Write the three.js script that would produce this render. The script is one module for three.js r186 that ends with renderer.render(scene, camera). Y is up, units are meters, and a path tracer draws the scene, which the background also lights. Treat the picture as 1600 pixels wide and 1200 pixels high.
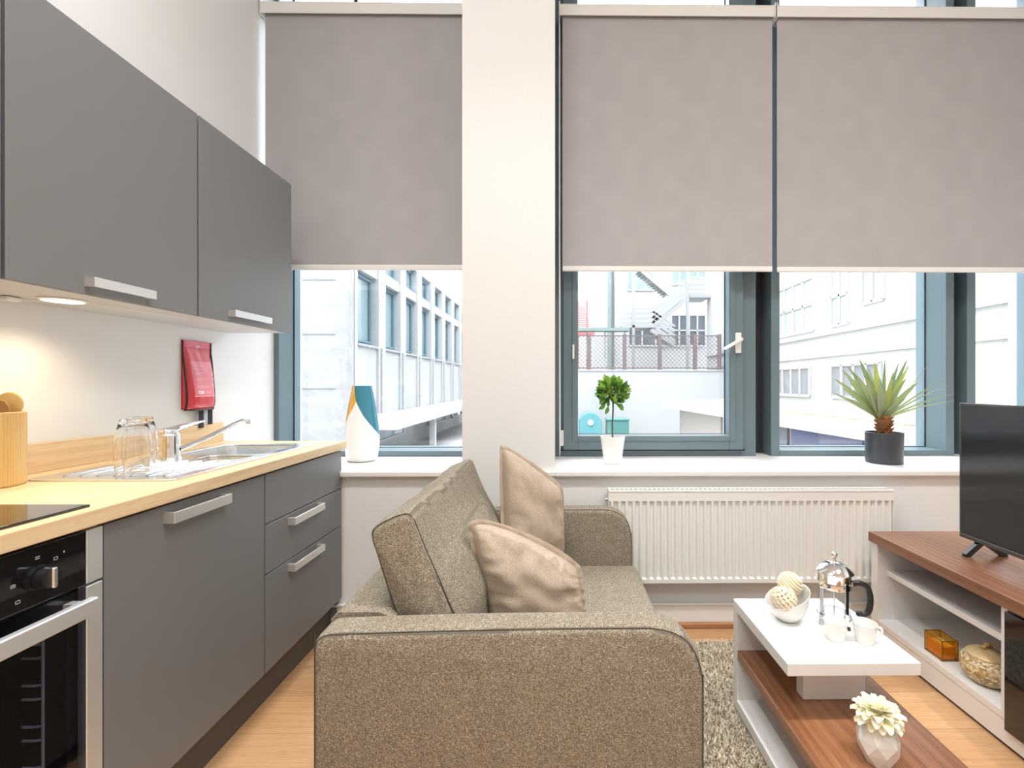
import * as THREE from 'three';
import { RoundedBoxGeometry } from 'three/addons/geometries/RoundedBoxGeometry.js';
import { mergeGeometries, mergeVertices, toCreasedNormals } from 'three/addons/utils/BufferGeometryUtils.js';
import { ImprovedNoise } from 'three/addons/math/ImprovedNoise.js';
import { RectAreaLightUniformsLib } from 'three/addons/lights/RectAreaLightUniformsLib.js';

// ---------------------------------------------------------------- camera, sky, lights, exposure
RectAreaLightUniformsLib.init();
const scene = new THREE.Scene();
const F = 715, TURN = 0.0094;                                    // focal length in pixels of the 1600x1200 frame, slight turn to the right
const camera = new THREE.PerspectiveCamera(2 * Math.atan(600 / F) * 180 / Math.PI, 1600 / 1200, 0.05, 200);
camera.position.set(0, 1.2, 0);
camera.rotation.y = -TURN;
camera.setViewOffset(1600, 1200, -74, 0, 1600, 1200);
scene.background = new THREE.Color().setRGB(0.93, 0.985, 1.04);  // bright overcast sky
scene.backgroundIntensity = 11.5;
const renderer = new THREE.WebGLRenderer({ antialias: true });
renderer.toneMapping = THREE.LinearToneMapping;
renderer.toneMappingExposure = 1.04;
renderer.shadowMap.enabled = true;
const PANEL_LIGHT = 22, PANEL_COLOR = new THREE.Color().setRGB(1.0, 0.985, 0.96);   // ceiling panels (built with the ceiling)
const DOWN_LIGHT = 14, DOWN_COLOR = new THREE.Color().setRGB(1.0, 0.98, 0.945);                       // recessed downlights
const PUCK_LIGHT = 0.7, PUCK_COLOR = new THREE.Color().setRGB(1.0, 0.82, 0.56);

// ---------------------------------------------------------------- helpers
let seed = 7;
const rnd = () => { seed = (seed * 1664525 + 1013904223) >>> 0; return seed / 4294967296; };
const rr = (a, b) => a + (b - a) * rnd();
const noise = new ImprovedNoise();
const used = {};
function numbered(name) { const n = used[name] ?? 0; used[name] = n + 1; return n ? name + '_' + String(n).padStart(3, '0') : name; }
const V = (x, y, d) => new THREE.Vector3(x, y, -d);               // x right, y up, d = distance in front of the camera
function thing(name, label, category, at = [0, 0, 0], group) {
  const o = new THREE.Group(); o.name = numbered(name); o.position.copy(V(...at)); scene.add(o);
  o.userData = { label, category }; if (group) o.userData.group = group;
  return o;
}
function struct(name, geos, m) { const o = obj(name, geos, m, scene); o.userData.kind = 'structure'; return o; }
function structGroup(name) { const o = new THREE.Group(); o.name = numbered(name); o.userData.kind = 'structure'; scene.add(o); return o; }
function obj(name, geos, m, parent = scene, world = true) {
  let g = Array.isArray(geos) ? (geos.length > 1 ? mergeGeometries(geos.map(plain)) : geos[0]) : geos;
  const o = new THREE.Mesh(g, m); o.name = parent === scene ? numbered(name) : name; o.castShadow = o.receiveShadow = true;
  parent.add(o);
  if (world && parent !== scene) { parent.updateWorldMatrix(true, false); const p = new THREE.Vector3().setFromMatrixPosition(parent.matrixWorld); o.position.sub(p); }
  return o;
}
function plain(g) {
  let q = g.index ? g.toNonIndexed() : g.clone();
  for (const k of Object.keys(q.attributes)) if (!['position', 'normal', 'uv'].includes(k)) q.deleteAttribute(k);
  if (!q.attributes.uv) metric(q);
  q.clearGroups(); q.morphAttributes = {};
  return q;
}
// uv in metres, seen along the axis each face looks to
function metric(g, swap = false) {
  const p = g.attributes.position, n = g.attributes.normal, uv = new Float32Array(p.count * 2);
  for (let i = 0; i < p.count; i++) {
    const ax = Math.abs(n.getX(i)), ay = Math.abs(n.getY(i)), az = Math.abs(n.getZ(i));
    let u, v;
    if (ax >= ay && ax >= az) { u = p.getZ(i); v = p.getY(i); } else if (ay >= az) { u = p.getZ(i); v = p.getX(i); } else { u = p.getX(i); v = p.getY(i); }
    if (swap && !(ax >= ay && ax >= az)) { if (ay >= az) { u = p.getX(i); v = p.getZ(i); } }
    uv[2 * i] = u; uv[2 * i + 1] = v;
  }
  g.setAttribute('uv', new THREE.BufferAttribute(uv, 2));
  return g;
}
// box between bounds, in x, y and distance
function bb(x0, x1, y0, y1, d0, d1, r = 0, seg = 2, swap = false) {
  const w = x1 - x0, h = y1 - y0, d = d1 - d0;
  const g = r > 0 ? new RoundedBoxGeometry(w, h, d, seg, Math.min(r, w / 2.01, h / 2.01, d / 2.01)) : new THREE.BoxGeometry(w, h, d);
  g.translate((x0 + x1) / 2, (y0 + y1) / 2, -(d0 + d1) / 2);
  return metric(g, swap);
}
function bar(a, b, w, h = w) {                                     // box along a line
  const L = a.distanceTo(b), g = new THREE.BoxGeometry(w, h, L);
  const m = new THREE.Matrix4().lookAt(a, b, Math.abs(b.clone().sub(a).normalize().y) > 0.99 ? new THREE.Vector3(1, 0, 0) : new THREE.Vector3(0, 1, 0));
  m.setPosition(a.clone().add(b).multiplyScalar(0.5));
  return g.applyMatrix4(m);
}
function tube(pts, r, n = 24, sides = 8, closed = false) { return new THREE.TubeGeometry(new THREE.CatmullRomCurve3(pts, closed, 'catmullrom', 0.5), n, r, sides, closed); }
function cyl(r0, r1, h, x, y, d, seg = 32) { const g = new THREE.CylinderGeometry(r1, r0, h, seg); g.translate(x, y + h / 2, -d); return g; }
function lathe(pts, x, y, d, seg = 48) { const g = new THREE.LatheGeometry(pts.map(([r, h]) => new THREE.Vector2(r, h)), seg); g.translate(x, y, -d); return g; }
function shape(pts) { const s = new THREE.Shape(); pts.forEach(([x, y], i) => i ? s.lineTo(x, y) : s.moveTo(x, y)); return s; }

// ---------------------------------------------------------------- textures
function hash(i, j, s) { let h = (i * 374761393 + j * 668265263 + s * 1442695041) | 0; h = Math.imul(h ^ (h >>> 13), 1274126177); return ((h ^ (h >>> 16)) >>> 0) / 4294967296; }
function pn(u, v, fx, fy, s) {                                     // periodic value noise, u and v in 0..1
  const x = u * fx, y = v * fy, i = Math.floor(x), j = Math.floor(y), a = x - i, b = y - j, A = a * a * (3 - 2 * a), B = b * b * (3 - 2 * b);
  const h = (p, q) => hash(((p % fx) + fx) % fx, ((q % fy) + fy) % fy, s);
  return (h(i, j) * (1 - A) + h(i + 1, j) * A) * (1 - B) + (h(i, j + 1) * (1 - A) + h(i + 1, j + 1) * A) * B;
}
function tex(size, metres, fn, srgb = true) {
  const [w, h] = Array.isArray(size) ? size : [size, size], [mw, mh] = Array.isArray(metres) ? metres : [metres, metres];
  const a = new Uint8Array(w * h * 4);
  for (let j = 0; j < h; j++) for (let i = 0; i < w; i++) {
    const c = fn(i / w, j / h, i, j), k = 4 * (j * w + i);
    if (typeof c === 'number') { a[k] = a[k + 1] = a[k + 2] = Math.max(0, Math.min(255, c * 255)); } else for (let n = 0; n < 3; n++) a[k + n] = Math.max(0, Math.min(255, c[n]));
    a[k + 3] = 255;
  }
  const t = new THREE.DataTexture(a, w, h); t.wrapS = t.wrapT = THREE.RepeatWrapping; t.magFilter = THREE.LinearFilter; t.minFilter = THREE.LinearMipmapLinearFilter;
  t.repeat.set(1 / mw, 1 / mh); if (srgb) t.colorSpace = THREE.SRGBColorSpace; t.needsUpdate = true;
  return t;
}
const lerp3 = (a, b, t) => a.map((x, i) => x + (b[i] - x) * t);
function woodTex(dark, mid, light, s, metres, fine = 1, rings = 0.32) {          // grain runs along u
  return tex([1024, 512], metres, (u, v) => {
    const warp = pn(u, v, 3, 5, s) * 0.09 + pn(u, v, 6, 12, s + 1) * 0.03;
    const ring = 0.5 + 0.5 * Math.sin((v + warp) * Math.PI * 2 * 14 + 3 * pn(u, v, 2, 6, s + 2));
    const g = pn(u, v, 10, 120, s + 3), pore = pn(u, v, 40, 256, s + 4), blot = pn(u, v, 3, 4, s + 5);
    let t = rings * ring + 0.3 * g + (0.7 - rings) * blot;
    let c = t < 0.5 ? lerp3(dark, mid, t * 2) : lerp3(mid, light, t * 2 - 1);
    const p = pore > 0.74 ? 0.93 : 1;
    return c.map((x) => x * (1 - fine + fine * p));
  });
}
function heather(cols, s, contrast, metres = 0.5) {                 // mixed yarns, each pixel about a yarn wide
  const lum = cols.map((c) => (c[0] + c[1] + c[2]) / 3), mean = [0, 1, 2].map((n) => cols.reduce((q, c) => q + c[n], 0) / cols.length);
  return tex(512, metres, (u, v, i, j) => {
    const r = hash(i >> 1, j, s) * 0.5 + hash((i + 1) >> 1, j >> 1, s + 1) * 0.5, k = Math.floor(hash((i + (j & 1)) >> 1, j >> 1, s + 4) * cols.length * 0.999), l = pn(u, v, 14, 14, s + 3);
    const f = 1 + contrast * (r - 0.5) + 0.04 * (l - 0.5);
    return mean.map((m, n) => (m + (cols[k][n] - m) * 0.8) * f);
  });
}
const T = {
  worktop: woodTex([206, 176, 134], [222, 194, 152], [233, 208, 170], 11, [1.6, 0.6], 0.6),
  walnut: woodTex([98, 60, 38], [142, 94, 63], [174, 124, 86], 21, [1.4, 0.5], 1, 0.2),
  oak: woodTex([182, 138, 96], [206, 162, 118], [222, 182, 140], 31, [1.5, 0.5], 0.8, 0.14),
  bamboo: woodTex([206, 164, 96], [222, 184, 118], [232, 198, 136], 41, [0.5, 0.12], 0.5),
  sofa: heather([[147, 138, 124], [110, 100, 85], [173, 166, 152], [127, 113, 90], [141, 135, 126]], 51, 0.55),
  sofaBump: tex(512, 0.25, (u, v) => 0.5 * pn(u, v, 128, 200, 61) + 0.5 * pn(u, v, 220, 128, 62), false),
  pillow: heather([[184, 167, 149], [176, 159, 141], [190, 173, 155]], 71, 0.16),
  blind: tex(512, 0.5, (u, v, i, j) => { const f = 0.97 + 0.03 * ((i >> 1) + (j >> 1) & 1) + 0.03 * (pn(u, v, 256, 256, 81) - 0.5) + 0.03 * (pn(u, v, 6, 6, 82) - 0.5); return [177 * f, 174 * f, 175 * f]; }),
  wall: tex(256, 0.6, (u, v) => 0.6 * pn(u, v, 90, 90, 91) + 0.4 * pn(u, v, 30, 30, 92), false),
  concrete: tex(512, 3, (u, v) => { const f = 0.93 + 0.07 * pn(u, v, 40, 60, 101) + 0.06 * (pn(u, v, 6, 24, 102) - 0.5); return [160 * f, 161 * f, 162 * f]; }),
  stone: tex(512, 4, (u, v) => { const f = 0.94 + 0.05 * pn(u, v, 120, 120, 103) + 0.05 * (pn(u, v, 8, 8, 104) - 0.5); return [172 * f, 174 * f, 175 * f]; }),
  gravel: tex(256, 1.2, (u, v) => { const f = 0.8 + 0.25 * pn(u, v, 80, 80, 105); return [160 * f, 154 * f, 132 * f]; }),
  brush: tex([64, 512], [0.2, 0.2], (u, v) => 0.35 + 0.3 * pn(u, v, 4, 256, 111), false),
  rug: tex(256, 0.3, (u, v) => { const f = 0.75 + 0.4 * pn(u, v, 64, 64, 121); return [150 * f, 140 * f, 124 * f]; }),
  shell: tex(512, 1, (u, v) => {                                     // chips of shell, cell by cell
    const n = 56; let best = 9, id = 0; const x = u * n, y = v * n, i0 = Math.floor(x), j0 = Math.floor(y);
    let second = 9;
    for (let j = -1; j < 2; j++) for (let i = -1; i < 2; i++) { const a = ((i0 + i) % n + n) % n, b = ((j0 + j) % n + n) % n, dx = i0 + i + hash(a, b, 5) - x, dy = j0 + j + hash(a, b, 6) - y, q = dx * dx + dy * dy; if (q < best) { second = best; best = q; id = hash(a, b, 7); } else if (q < second) second = q; }
    const cols = [[226, 206, 166], [196, 166, 110], [240, 228, 196], [176, 142, 96], [208, 176, 128]], e = second - best < 0.05 ? 0.72 : 1;
    return cols[Math.floor(id * 4.99)].map((q) => q * e);
  }),
};
const std = (o) => new THREE.MeshStandardMaterial(o);
const phys = (o) => new THREE.MeshPhysicalMaterial(o);
const lin = (r, g, b) => new THREE.Color().setRGB(r, g, b);
const M = {
  wall: std({ color: lin(0.78, 0.777, 0.77), roughness: 0.9, bumpMap: T.wall, bumpScale: 0.0003 }),
  ceiling: std({ color: lin(0.82, 0.81, 0.79), roughness: 0.95 }),
  trim: std({ color: lin(0.82, 0.81, 0.79), roughness: 0.45 }),
  sill: std({ color: lin(0.82, 0.82, 0.81), roughness: 0.35 }),
  frame: std({ color: lin(0.135, 0.19, 0.215), roughness: 0.36 }),
  frameDark: std({ color: lin(0.03, 0.036, 0.045), roughness: 0.6 }),
  gasket: std({ color: lin(0.012, 0.013, 0.018), roughness: 0.6 }),
  glass: phys({ color: 0xffffff, transmission: 1, thickness: 0, roughness: 0, ior: 1.5 }),
  door: std({ color: lin(0.19, 0.19, 0.193), roughness: 0.46 }),
  carcass: std({ color: lin(0.6, 0.59, 0.58), roughness: 0.5 }),
  plinth: std({ color: lin(0.1, 0.095, 0.09), roughness: 0.5 }),
  steel: std({ color: lin(0.84, 0.88, 0.9), metalness: 0.85, roughness: 0.5, bumpMap: T.brush, bumpScale: 0.0001 }),
  inox: std({ color: lin(0.84, 0.87, 0.88), metalness: 1, roughness: 0.26 }),
  rack: std({ color: lin(0.75, 0.72, 0.68), roughness: 0.4 }),
  nickel: std({ color: lin(0.8, 0.79, 0.77), metalness: 0.85, roughness: 0.42 }),
  chrome: std({ color: lin(0.86, 0.86, 0.87), metalness: 1, roughness: 0.07 }),
  worktop: std({ map: T.worktop, roughness: 0.42 }),
  walnut: phys({ map: T.walnut, roughness: 0.4, clearcoat: 0.6, clearcoatRoughness: 0.22 }),
  bamboo: std({ map: T.bamboo, roughness: 0.5 }),
  blackGlass: phys({ color: lin(0.006, 0.006, 0.008), roughness: 0.06, clearcoat: 0.5, clearcoatRoughness: 0.03 }),
  blackPlastic: std({ color: lin(0.012, 0.012, 0.013), roughness: 0.35 }),
  sofa: std({ map: T.sofa, roughness: 0.95, bumpMap: T.sofaBump, bumpScale: 0.0012 }),
  seam: std({ color: lin(0.07, 0.058, 0.045), roughness: 0.95 }),
  pillow: std({ map: T.pillow, roughness: 0.8, bumpMap: T.sofaBump, bumpScale: 0.0005 }),
  blind: std({ map: T.blind, roughness: 0.9 }),
  white: std({ color: lin(0.84, 0.84, 0.83), roughness: 0.35 }),
  whiteMetal: std({ color: lin(0.82, 0.81, 0.78), roughness: 0.35 }),
  lacquer: phys({ color: lin(0.84, 0.83, 0.82), roughness: 0.3, clearcoat: 0.3, clearcoatRoughness: 0.15 }),
  porcelain: phys({ color: lin(0.84, 0.84, 0.82), roughness: 0.25, clearcoat: 0.5, clearcoatRoughness: 0.08 }),
  solidGlass: phys({ color: 0xffffff, transmission: 1, thickness: 0.003, roughness: 0, ior: 1.46 }),
  clear: phys({ color: lin(0.97, 0.98, 0.98), transmission: 1, thickness: 0, roughness: 0, ior: 1.5 }),
  stoneExt: std({ map: T.stone, roughness: 0.9 }),
  concreteExt: std({ map: T.concrete, roughness: 0.9 }),
  gravel: std({ map: T.gravel, roughness: 1 }),
  teal: std({ color: lin(0.06, 0.24, 0.22), roughness: 0.5 }),
  cyanBin: std({ color: lin(0.1, 0.34, 0.37), roughness: 0.5 }),
  extFrame: std({ color: lin(0.12, 0.22, 0.26), roughness: 0.5 }),
  extGlass: phys({ color: lin(0.2, 0.28, 0.3), roughness: 0.05, clearcoat: 1, clearcoatRoughness: 0.02 }),
  extGlassDark: phys({ color: lin(0.09, 0.11, 0.135), roughness: 0.08, clearcoat: 0.6, clearcoatRoughness: 0.03 }),
  extSteel: std({ color: lin(0.3, 0.315, 0.32), roughness: 0.6 }),
  extWhite: std({ color: lin(0.47, 0.48, 0.485), roughness: 0.7 }),
  extGreen: std({ color: lin(0.2, 0.26, 0.25), roughness: 0.7 }),
  fence: std({ color: lin(0.15, 0.115, 0.115), roughness: 0.8 }),
  red: std({ color: lin(0.45, 0.14, 0.14), roughness: 0.7 }),
};

// ================================================================ ROOM SHELL
const HEAD = 3.74, WX0 = -1.65, WX1 = 3.0, WALL = 2.27, GL = 2.86, FR = 2.70, CEIL = 3.9, BACK = -2.6, SILL = 0.773;
struct('wall_left', bb(WX0 - 0.2, WX0, -0.1, CEIL, BACK, 3.0), M.wall);
struct('wall_right', bb(WX1, WX1 + 0.2, -0.1, CEIL, BACK, 3.0), M.wall);
struct('wall_back', bb(WX0 - 0.2, WX1 + 0.2, -0.1, CEIL, BACK - 0.2, BACK), M.wall);
struct('ceiling', bb(WX0 - 0.2, WX1 + 0.2, CEIL, CEIL + 0.2, BACK - 0.2, 3.0), M.ceiling);
{
  const w = structGroup('wall_front');
  obj('pillar', bb(-0.46, 0.0, 0, CEIL, WALL, 2.98), M.wall, w);
  obj('low_wall', bb(WX0, -0.46, 0, SILL - 0.03, WALL, 2.98), M.wall, w);
  obj('low_wall', bb(0.0, WX1, 0, SILL - 0.03, WALL, 2.98), M.wall, w);
  obj('lintel', bb(WX0, -0.46, HEAD, CEIL, WALL, 2.98), M.wall, w);
  obj('lintel', bb(0.0, WX1, HEAD, CEIL, WALL, 2.98), M.wall, w);
}
{
  const s = struct('trim_1', bb(WX0, -0.46, SILL - 0.03, SILL, WALL - 0.028, 2.98, 0.008, 3), M.sill);
  const s2 = struct('trim_2', [bb(-0.002, WX1, SILL - 0.03, SILL, WALL - 0.028, 2.98, 0.008, 3), bb(-0.078, 0.0, SILL - 0.03, SILL, WALL - 0.028, WALL - 0.0005, 0.008, 3)], M.sill);
}
struct('baseboard_front', [bb(WX0, WX1, 0.02, 0.115, WALL - 0.016, WALL, 0.003), bb(WX0, WX1, 0.105, 0.118, WALL - 0.02, WALL, 0.004)], M.trim);
struct('trim_3', bb(-1.04, WX1, 0.0, 0.026, WALL - 0.036, WALL - 0.001, 0.006), std({ map: T.oak, roughness: 0.5, color: lin(0.62, 0.52, 0.44) }));
{ // floor with its planks
  const f = struct('floor', bb(WX0 - 0.2, WX1 + 0.2, -0.12, -0.012, BACK - 0.2, 3.0), std({ color: lin(0.3, 0.2, 0.12), roughness: 0.7 }));
  const mats = [[1, 1, 1], [0.93, 0.91, 0.9], [1.06, 1.05, 1.03], [0.97, 0.96, 0.94]].map((c, i) => { const t = T.oak.clone(); t.offset.set(i * 0.23, i * 0.27); t.needsUpdate = true; return std({ map: t, color: lin(...c.map((x) => Math.min(1, x * 0.94))), roughness: 0.38 }); });
  const W = 0.19; let k = 0;
  for (let d = BACK; d < WALL; d += W, k++) {
    for (let x = WX0 - (k * 0.47) % 1.25; x < WX1; x += 1.25) {
      const x0 = Math.max(WX0, x), x1 = Math.min(WX1, x + 1.25), d1 = Math.min(d + W, WALL);
      if (x1 - x0 < 0.02 || d1 - d < 0.02) continue;
      const g = bb(x0 + 0.0005, x1 - 0.0005, -0.012, 0, d + 0.0005, d1 - 0.0005, 0.0012, 1, true);
      const uv = g.attributes.uv, ou = rnd() * 3, ov = rnd() * 3; for (let i = 0; i < uv.count; i++) uv.setXY(i, uv.getX(i) + ou, uv.getY(i) + ov);
      obj('plank', g, mats[Math.floor(rnd() * 4)], f);
    }
  }
}
// ceiling panels: a glowing diffuser and a light of the same size in front of it
[[-0.45, 0.7], [1.5, 0.7], [-0.45, -1.3], [1.5, -1.3]].forEach(([x, d], i) => {
  const w = ['over the kitchen side, nearest the windows', 'over the television side, nearest the windows', 'over the kitchen side, far from the windows', 'over the television side, far from the windows'][i];
  const t = thing('ceiling_light', 'square white ceiling light panel ' + w, 'ceiling light', [x, CEIL - 0.04, d], 'ceiling light panels');
  obj('housing', bb(x - 0.32, x + 0.32, CEIL - 0.04, CEIL, d - 0.32, d + 0.32, 0.006), M.whiteMetal, t);
  obj('diffuser', bb(x - 0.3, x + 0.3, CEIL - 0.046, CEIL - 0.038, d - 0.3, d + 0.3, 0.002), std({ color: 0xffffff, roughness: 0.6, emissive: PANEL_COLOR, emissiveIntensity: i < 2 ? 1.5 : 0.85 }), t);
  const l = new THREE.RectAreaLight(PANEL_COLOR, PANEL_LIGHT * (i < 2 ? 1 : 0.55), 0.6, 0.6); l.name = 'panel_light'; l.position.copy(V(x, CEIL - 0.05, d)); l.lookAt(V(x, 0, d)); scene.add(l);
});

[[-0.95, 0.85, 'row nearest the windows, kitchen end'], [0.5, 0.85, 'row nearest the windows, middle'], [2.0, 0.85, 'row nearest the windows, television end'], [-0.95, -0.9, 'row behind the camera, kitchen end'], [0.5, -0.9, 'row behind the camera, middle'], [2.0, -0.9, 'row behind the camera, television end']].forEach(([x, d, where]) => {
  const t = thing('downlight', 'small round white ceiling downlight, ' + where, 'ceiling light', [x, CEIL - 0.012, d], 'ceiling downlights');
  obj('housing', lathe([[0.07, 0.006], [0.075, 0], [0.1, 0.002], [0.102, 0.012]], x, CEIL - 0.0122, d, 40), M.whiteMetal, t);
  obj('lens', cyl(0.07, 0.07, 0.004, x, CEIL - 0.009, d, 40), std({ color: 0xffffff, emissive: DOWN_COLOR, emissiveIntensity: d > 0 ? 1.5 : 0.85 }), t);
  const l = new THREE.SpotLight(DOWN_COLOR, DOWN_LIGHT * (d > 0 ? 1 : 0.55), 0, 1.02, 1, 2); l.name = 'downlight_beam'; l.position.copy(V(x, CEIL - 0.02, d)); l.target.position.copy(V(x, 0, d)); l.castShadow = true; l.shadow.radius = 4; scene.add(l, l.target);
});

{ // the block that the room lies in: its outer wall on the courtyard
  const o = structGroup('wall_outside');
  obj('outer_wall', bb(-11.5, WX0 - 0.2, -0.65, 12, 2.4, 2.98), M.concreteExt, o);
  obj('outer_wall', bb(WX1 + 0.2, 13, -0.65, 12, 2.4, 2.98), M.concreteExt, o);
  obj('outer_wall', bb(WX0 - 0.2, WX1 + 0.2, CEIL + 0.2, 12, 2.4, 2.98), M.concreteExt, o);
  obj('outer_wall', bb(WX0 - 0.2, WX1 + 0.2, -0.65, -0.13, 2.4, 2.98), M.concreteExt, o);
}
// ================================================================ WINDOWS
function ring(x0, x1, y0, y1, d0, d1, l, r, b, t) {
  return [bb(x0, x0 + l, y0, y1, d0, d1, 0.003, 1), bb(x1 - r, x1, y0, y1, d0, d1, 0.003, 1), bb(x0 + l, x1 - r, y0, y0 + b, d0, d1, 0.003, 1), bb(x0 + l, x1 - r, y1 - t, y1, d0, d1, 0.003, 1)];
}
function fixedWindow(name, x0, x1, l, r) {
  const w = structGroup(name);
  obj('window_frame', ring(x0, x1, SILL, HEAD, FR, 2.93, l, r, 0.033, 0.035), M.frame, w);
  obj('gasket', ring(x0 + l, x1 - r, SILL + 0.033, HEAD - 0.035, GL - 0.012, GL - 0.004, 0.006, 0.006, 0.004, 0.006), M.gasket, w);
  obj('glass_pane', bb(x0 + l - 0.004, x1 - r + 0.004, SILL + 0.03, HEAD - 0.03, GL, GL + 0.004), M.glass, w);
  return w;
}
fixedWindow('window_1', WX0, -0.46, 0.03, 0.05);
{
  const w = structGroup('window_2');
  obj('window_frame', ring(0.0, 1.19, SILL, HEAD, FR, 2.93, 0.05, 0.092, 0.036, 0.035), M.frame, w);
  const s = obj('sash', [...ring(0.048, 1.104, 0.815, 3.70, 2.672, 2.76, 0.086, 0.084, 0.084, 0.084), ...ring(0.1, 1.056, 0.867, 3.65, 2.665, 2.70, 0.03, 0.03, 0.03, 0.03)], M.frame, w);
  obj('gasket', [bb(0.03, 1.12, 0.807, 0.816, 2.69, 2.75), ...ring(0.13, 1.024, 0.897, 3.62, 2.735, 2.745, 0.006, 0.008, 0.005, 0.006)], M.gasket, w);
  obj('glass_pane', bb(0.13, 1.024, 0.894, 3.62, 2.75, 2.754), M.glass, w);
  const h = obj('window_handle', [bb(1.052, 1.086, 1.38, 1.5, 2.655, 2.668, 0.004), cyl(0.011, 0.011, 0.03, 0, 0, 0).rotateX(Math.PI / 2).translate(1.069, 1.455, -2.65)], M.whiteMetal, w);
  obj('lever', [bar(V(1.078, 1.462, 2.628), V(0.972, 1.402, 2.61), 0.02, 0.014)], M.whiteMetal, w);
  obj('hinge', [bb(0.1, 0.112, 1.345, 1.43, 2.655, 2.668, 0.004)], M.whiteMetal, w);
  obj('hinge', [bb(0.03, 0.05, 0.84, 0.93, 2.655, 2.675, 0.004)], M.nickel, w);
}
fixedWindow('window_3', 1.28, 2.375, 0.052, 0.05);
fixedWindow('window_4', 2.452, WX1, 0.052, 0.02);
struct('trim_4', [bb(1.185, 1.285, SILL, HEAD, 2.82, 2.93)], M.frameDark);
struct('trim_5', [bb(2.37, 2.456, SILL, HEAD, 2.82, 2.93)], M.frameDark);

// roller blinds
function blind(x0, x1, cx0, cx1, y, label, chainX) {
  const t = thing('roller_blind', label, 'roller blind', [(x0 + x1) / 2, y, 2.6], 'taupe roller blinds in front of the tall windows');
  obj('fabric', bb(x0, x1, y + 0.012, 3.3, 2.586, 2.588), M.blind, t);
  obj('bottom_bar', bb(x0, x1, y - 0.016, y + 0.014, 2.58, 2.594, 0.006, 3), M.whiteMetal, t);
  const s = shape([[2.565, 3.27], [2.565, 3.328], [2.572, 3.338], [2.585, 3.343], [2.66, 3.343], [2.66, 3.335], [2.59, 3.335], [2.575, 3.322], [2.57, 3.27]]);
  const g = new THREE.ExtrudeGeometry(s, { depth: cx1 - cx0, bevelEnabled: false }); g.rotateY(Math.PI / 2); g.translate(cx0, 0, 0);  // profile in depth and height, run along x
  const c = obj('cassette', g, M.whiteMetal, t);
  const e = []; for (const x of [cx0, cx1 - 0.006]) e.push(bb(x, x + 0.006, 3.262, 3.346, 2.56, 2.665, 0.002, 1));
  obj('end_cap', [e[0]], M.whiteMetal, t); obj('end_cap', [e[1]], M.whiteMetal, t);
  const roll = new THREE.CylinderGeometry(0.034, 0.034, x1 - x0, 24); roll.rotateZ(Math.PI / 2); roll.translate((x0 + x1) / 2, 3.298, -2.622);
  obj('roller', roll, M.blind, t);
  if (chainX !== undefined) obj('chain', [tube([V(chainX, 3.25, 2.58), V(chainX, 2, 2.58), V(chainX + 0.002, 0.87, 2.585), V(chainX + 0.004, 0.85, 2.59), V(chainX + 0.006, 0.87, 2.6), V(chainX + 0.004, 2, 2.61), V(chainX + 0.004, 3.25, 2.61)], 0.0022, 60, 6)], M.whiteMetal, t);
  return t;
}
blind(-1.628, -0.462, -1.645, -0.462, 1.857, 'taupe roller blind left of the white pillar, next to the kitchen');
blind(0.042, 1.233, 0.022, 1.242, 1.853, 'taupe roller blind right of the white pillar, over the opening window with the little tree', 0.024);
blind(1.26, 2.98, 1.248, 2.99, 1.851, 'widest taupe roller blind, at the right over the spiky plant and television');

// ================================================================ KITCHEN
const LX = -1.049, UX = -1.3245;
function barHandle(fx, y0, y1, d0, d1) {
  return [bb(fx + 0.022, fx + 0.03, y0, y1, d0, d1, 0.0012, 1), bb(fx - 0.001, fx + 0.024, y0 + 0.0006, y1 - 0.0006, d0 + 0.0002, d0 + 0.012), bb(fx - 0.001, fx + 0.024, y0 + 0.0006, y1 - 0.0006, d1 - 0.012, d1 - 0.0002)];
}
function wallCabinet(d0, d1, h0, h1, label) {
  const t = thing('wall_cabinet', label, 'cabinet', [UX, 1.454, (d0 + d1) / 2]);
  obj('carcass', bb(WX0 + 0.001, UX - 0.0205, 1.472, 2.2, d0, d1), M.plinth, t);
  obj('underside_panel', bb(WX0 + 0.001, UX - 0.0205, 1.456, 1.472, d0, d1, 0.001, 1), M.carcass, t);
  const dr = obj('door', bb(UX - 0.019, UX, 1.454, 2.2, d0 + 0.0045, d1 - 0.0045, 0.0015, 2), M.door, t);
  if (h0) { const h = obj('handle', barHandle(UX, 1.475, 1.502, h0, h1), M.nickel, t); dr.attach(h); }
  return t;
}
wallCabinet(0.51, 1.111, 0, 0, 'grey wall cabinet cut off by the left edge of the photo');
wallCabinet(1.111, 1.711, 1.3, 1.5, 'large grey wall cabinet above the wooden utensil pot, with a bar handle');
wallCabinet(1.711, 2.316, 1.868, 2.108, 'grey wall cabinet nearest the window, above the red pouch and the tap');
{
  const t = thing('base_cabinet', 'grey base cabinet with one wide door, between the oven and the drawers', 'cabinet', [LX, 0.15, 1.358]);
  obj('carcass', bb(WX0 + 0.001, LX - 0.021, 0.15, 0.7, 1.074, 1.662), M.plinth, t);
  const d = obj('door', bb(LX - 0.019, LX, 0.15, 0.872, 1.075, 1.661, 0.0015, 2), M.door, t);
  d.attach(obj('handle', barHandle(LX, 0.825, 0.855, 1.235, 1.455), M.nickel, t));
}
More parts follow.
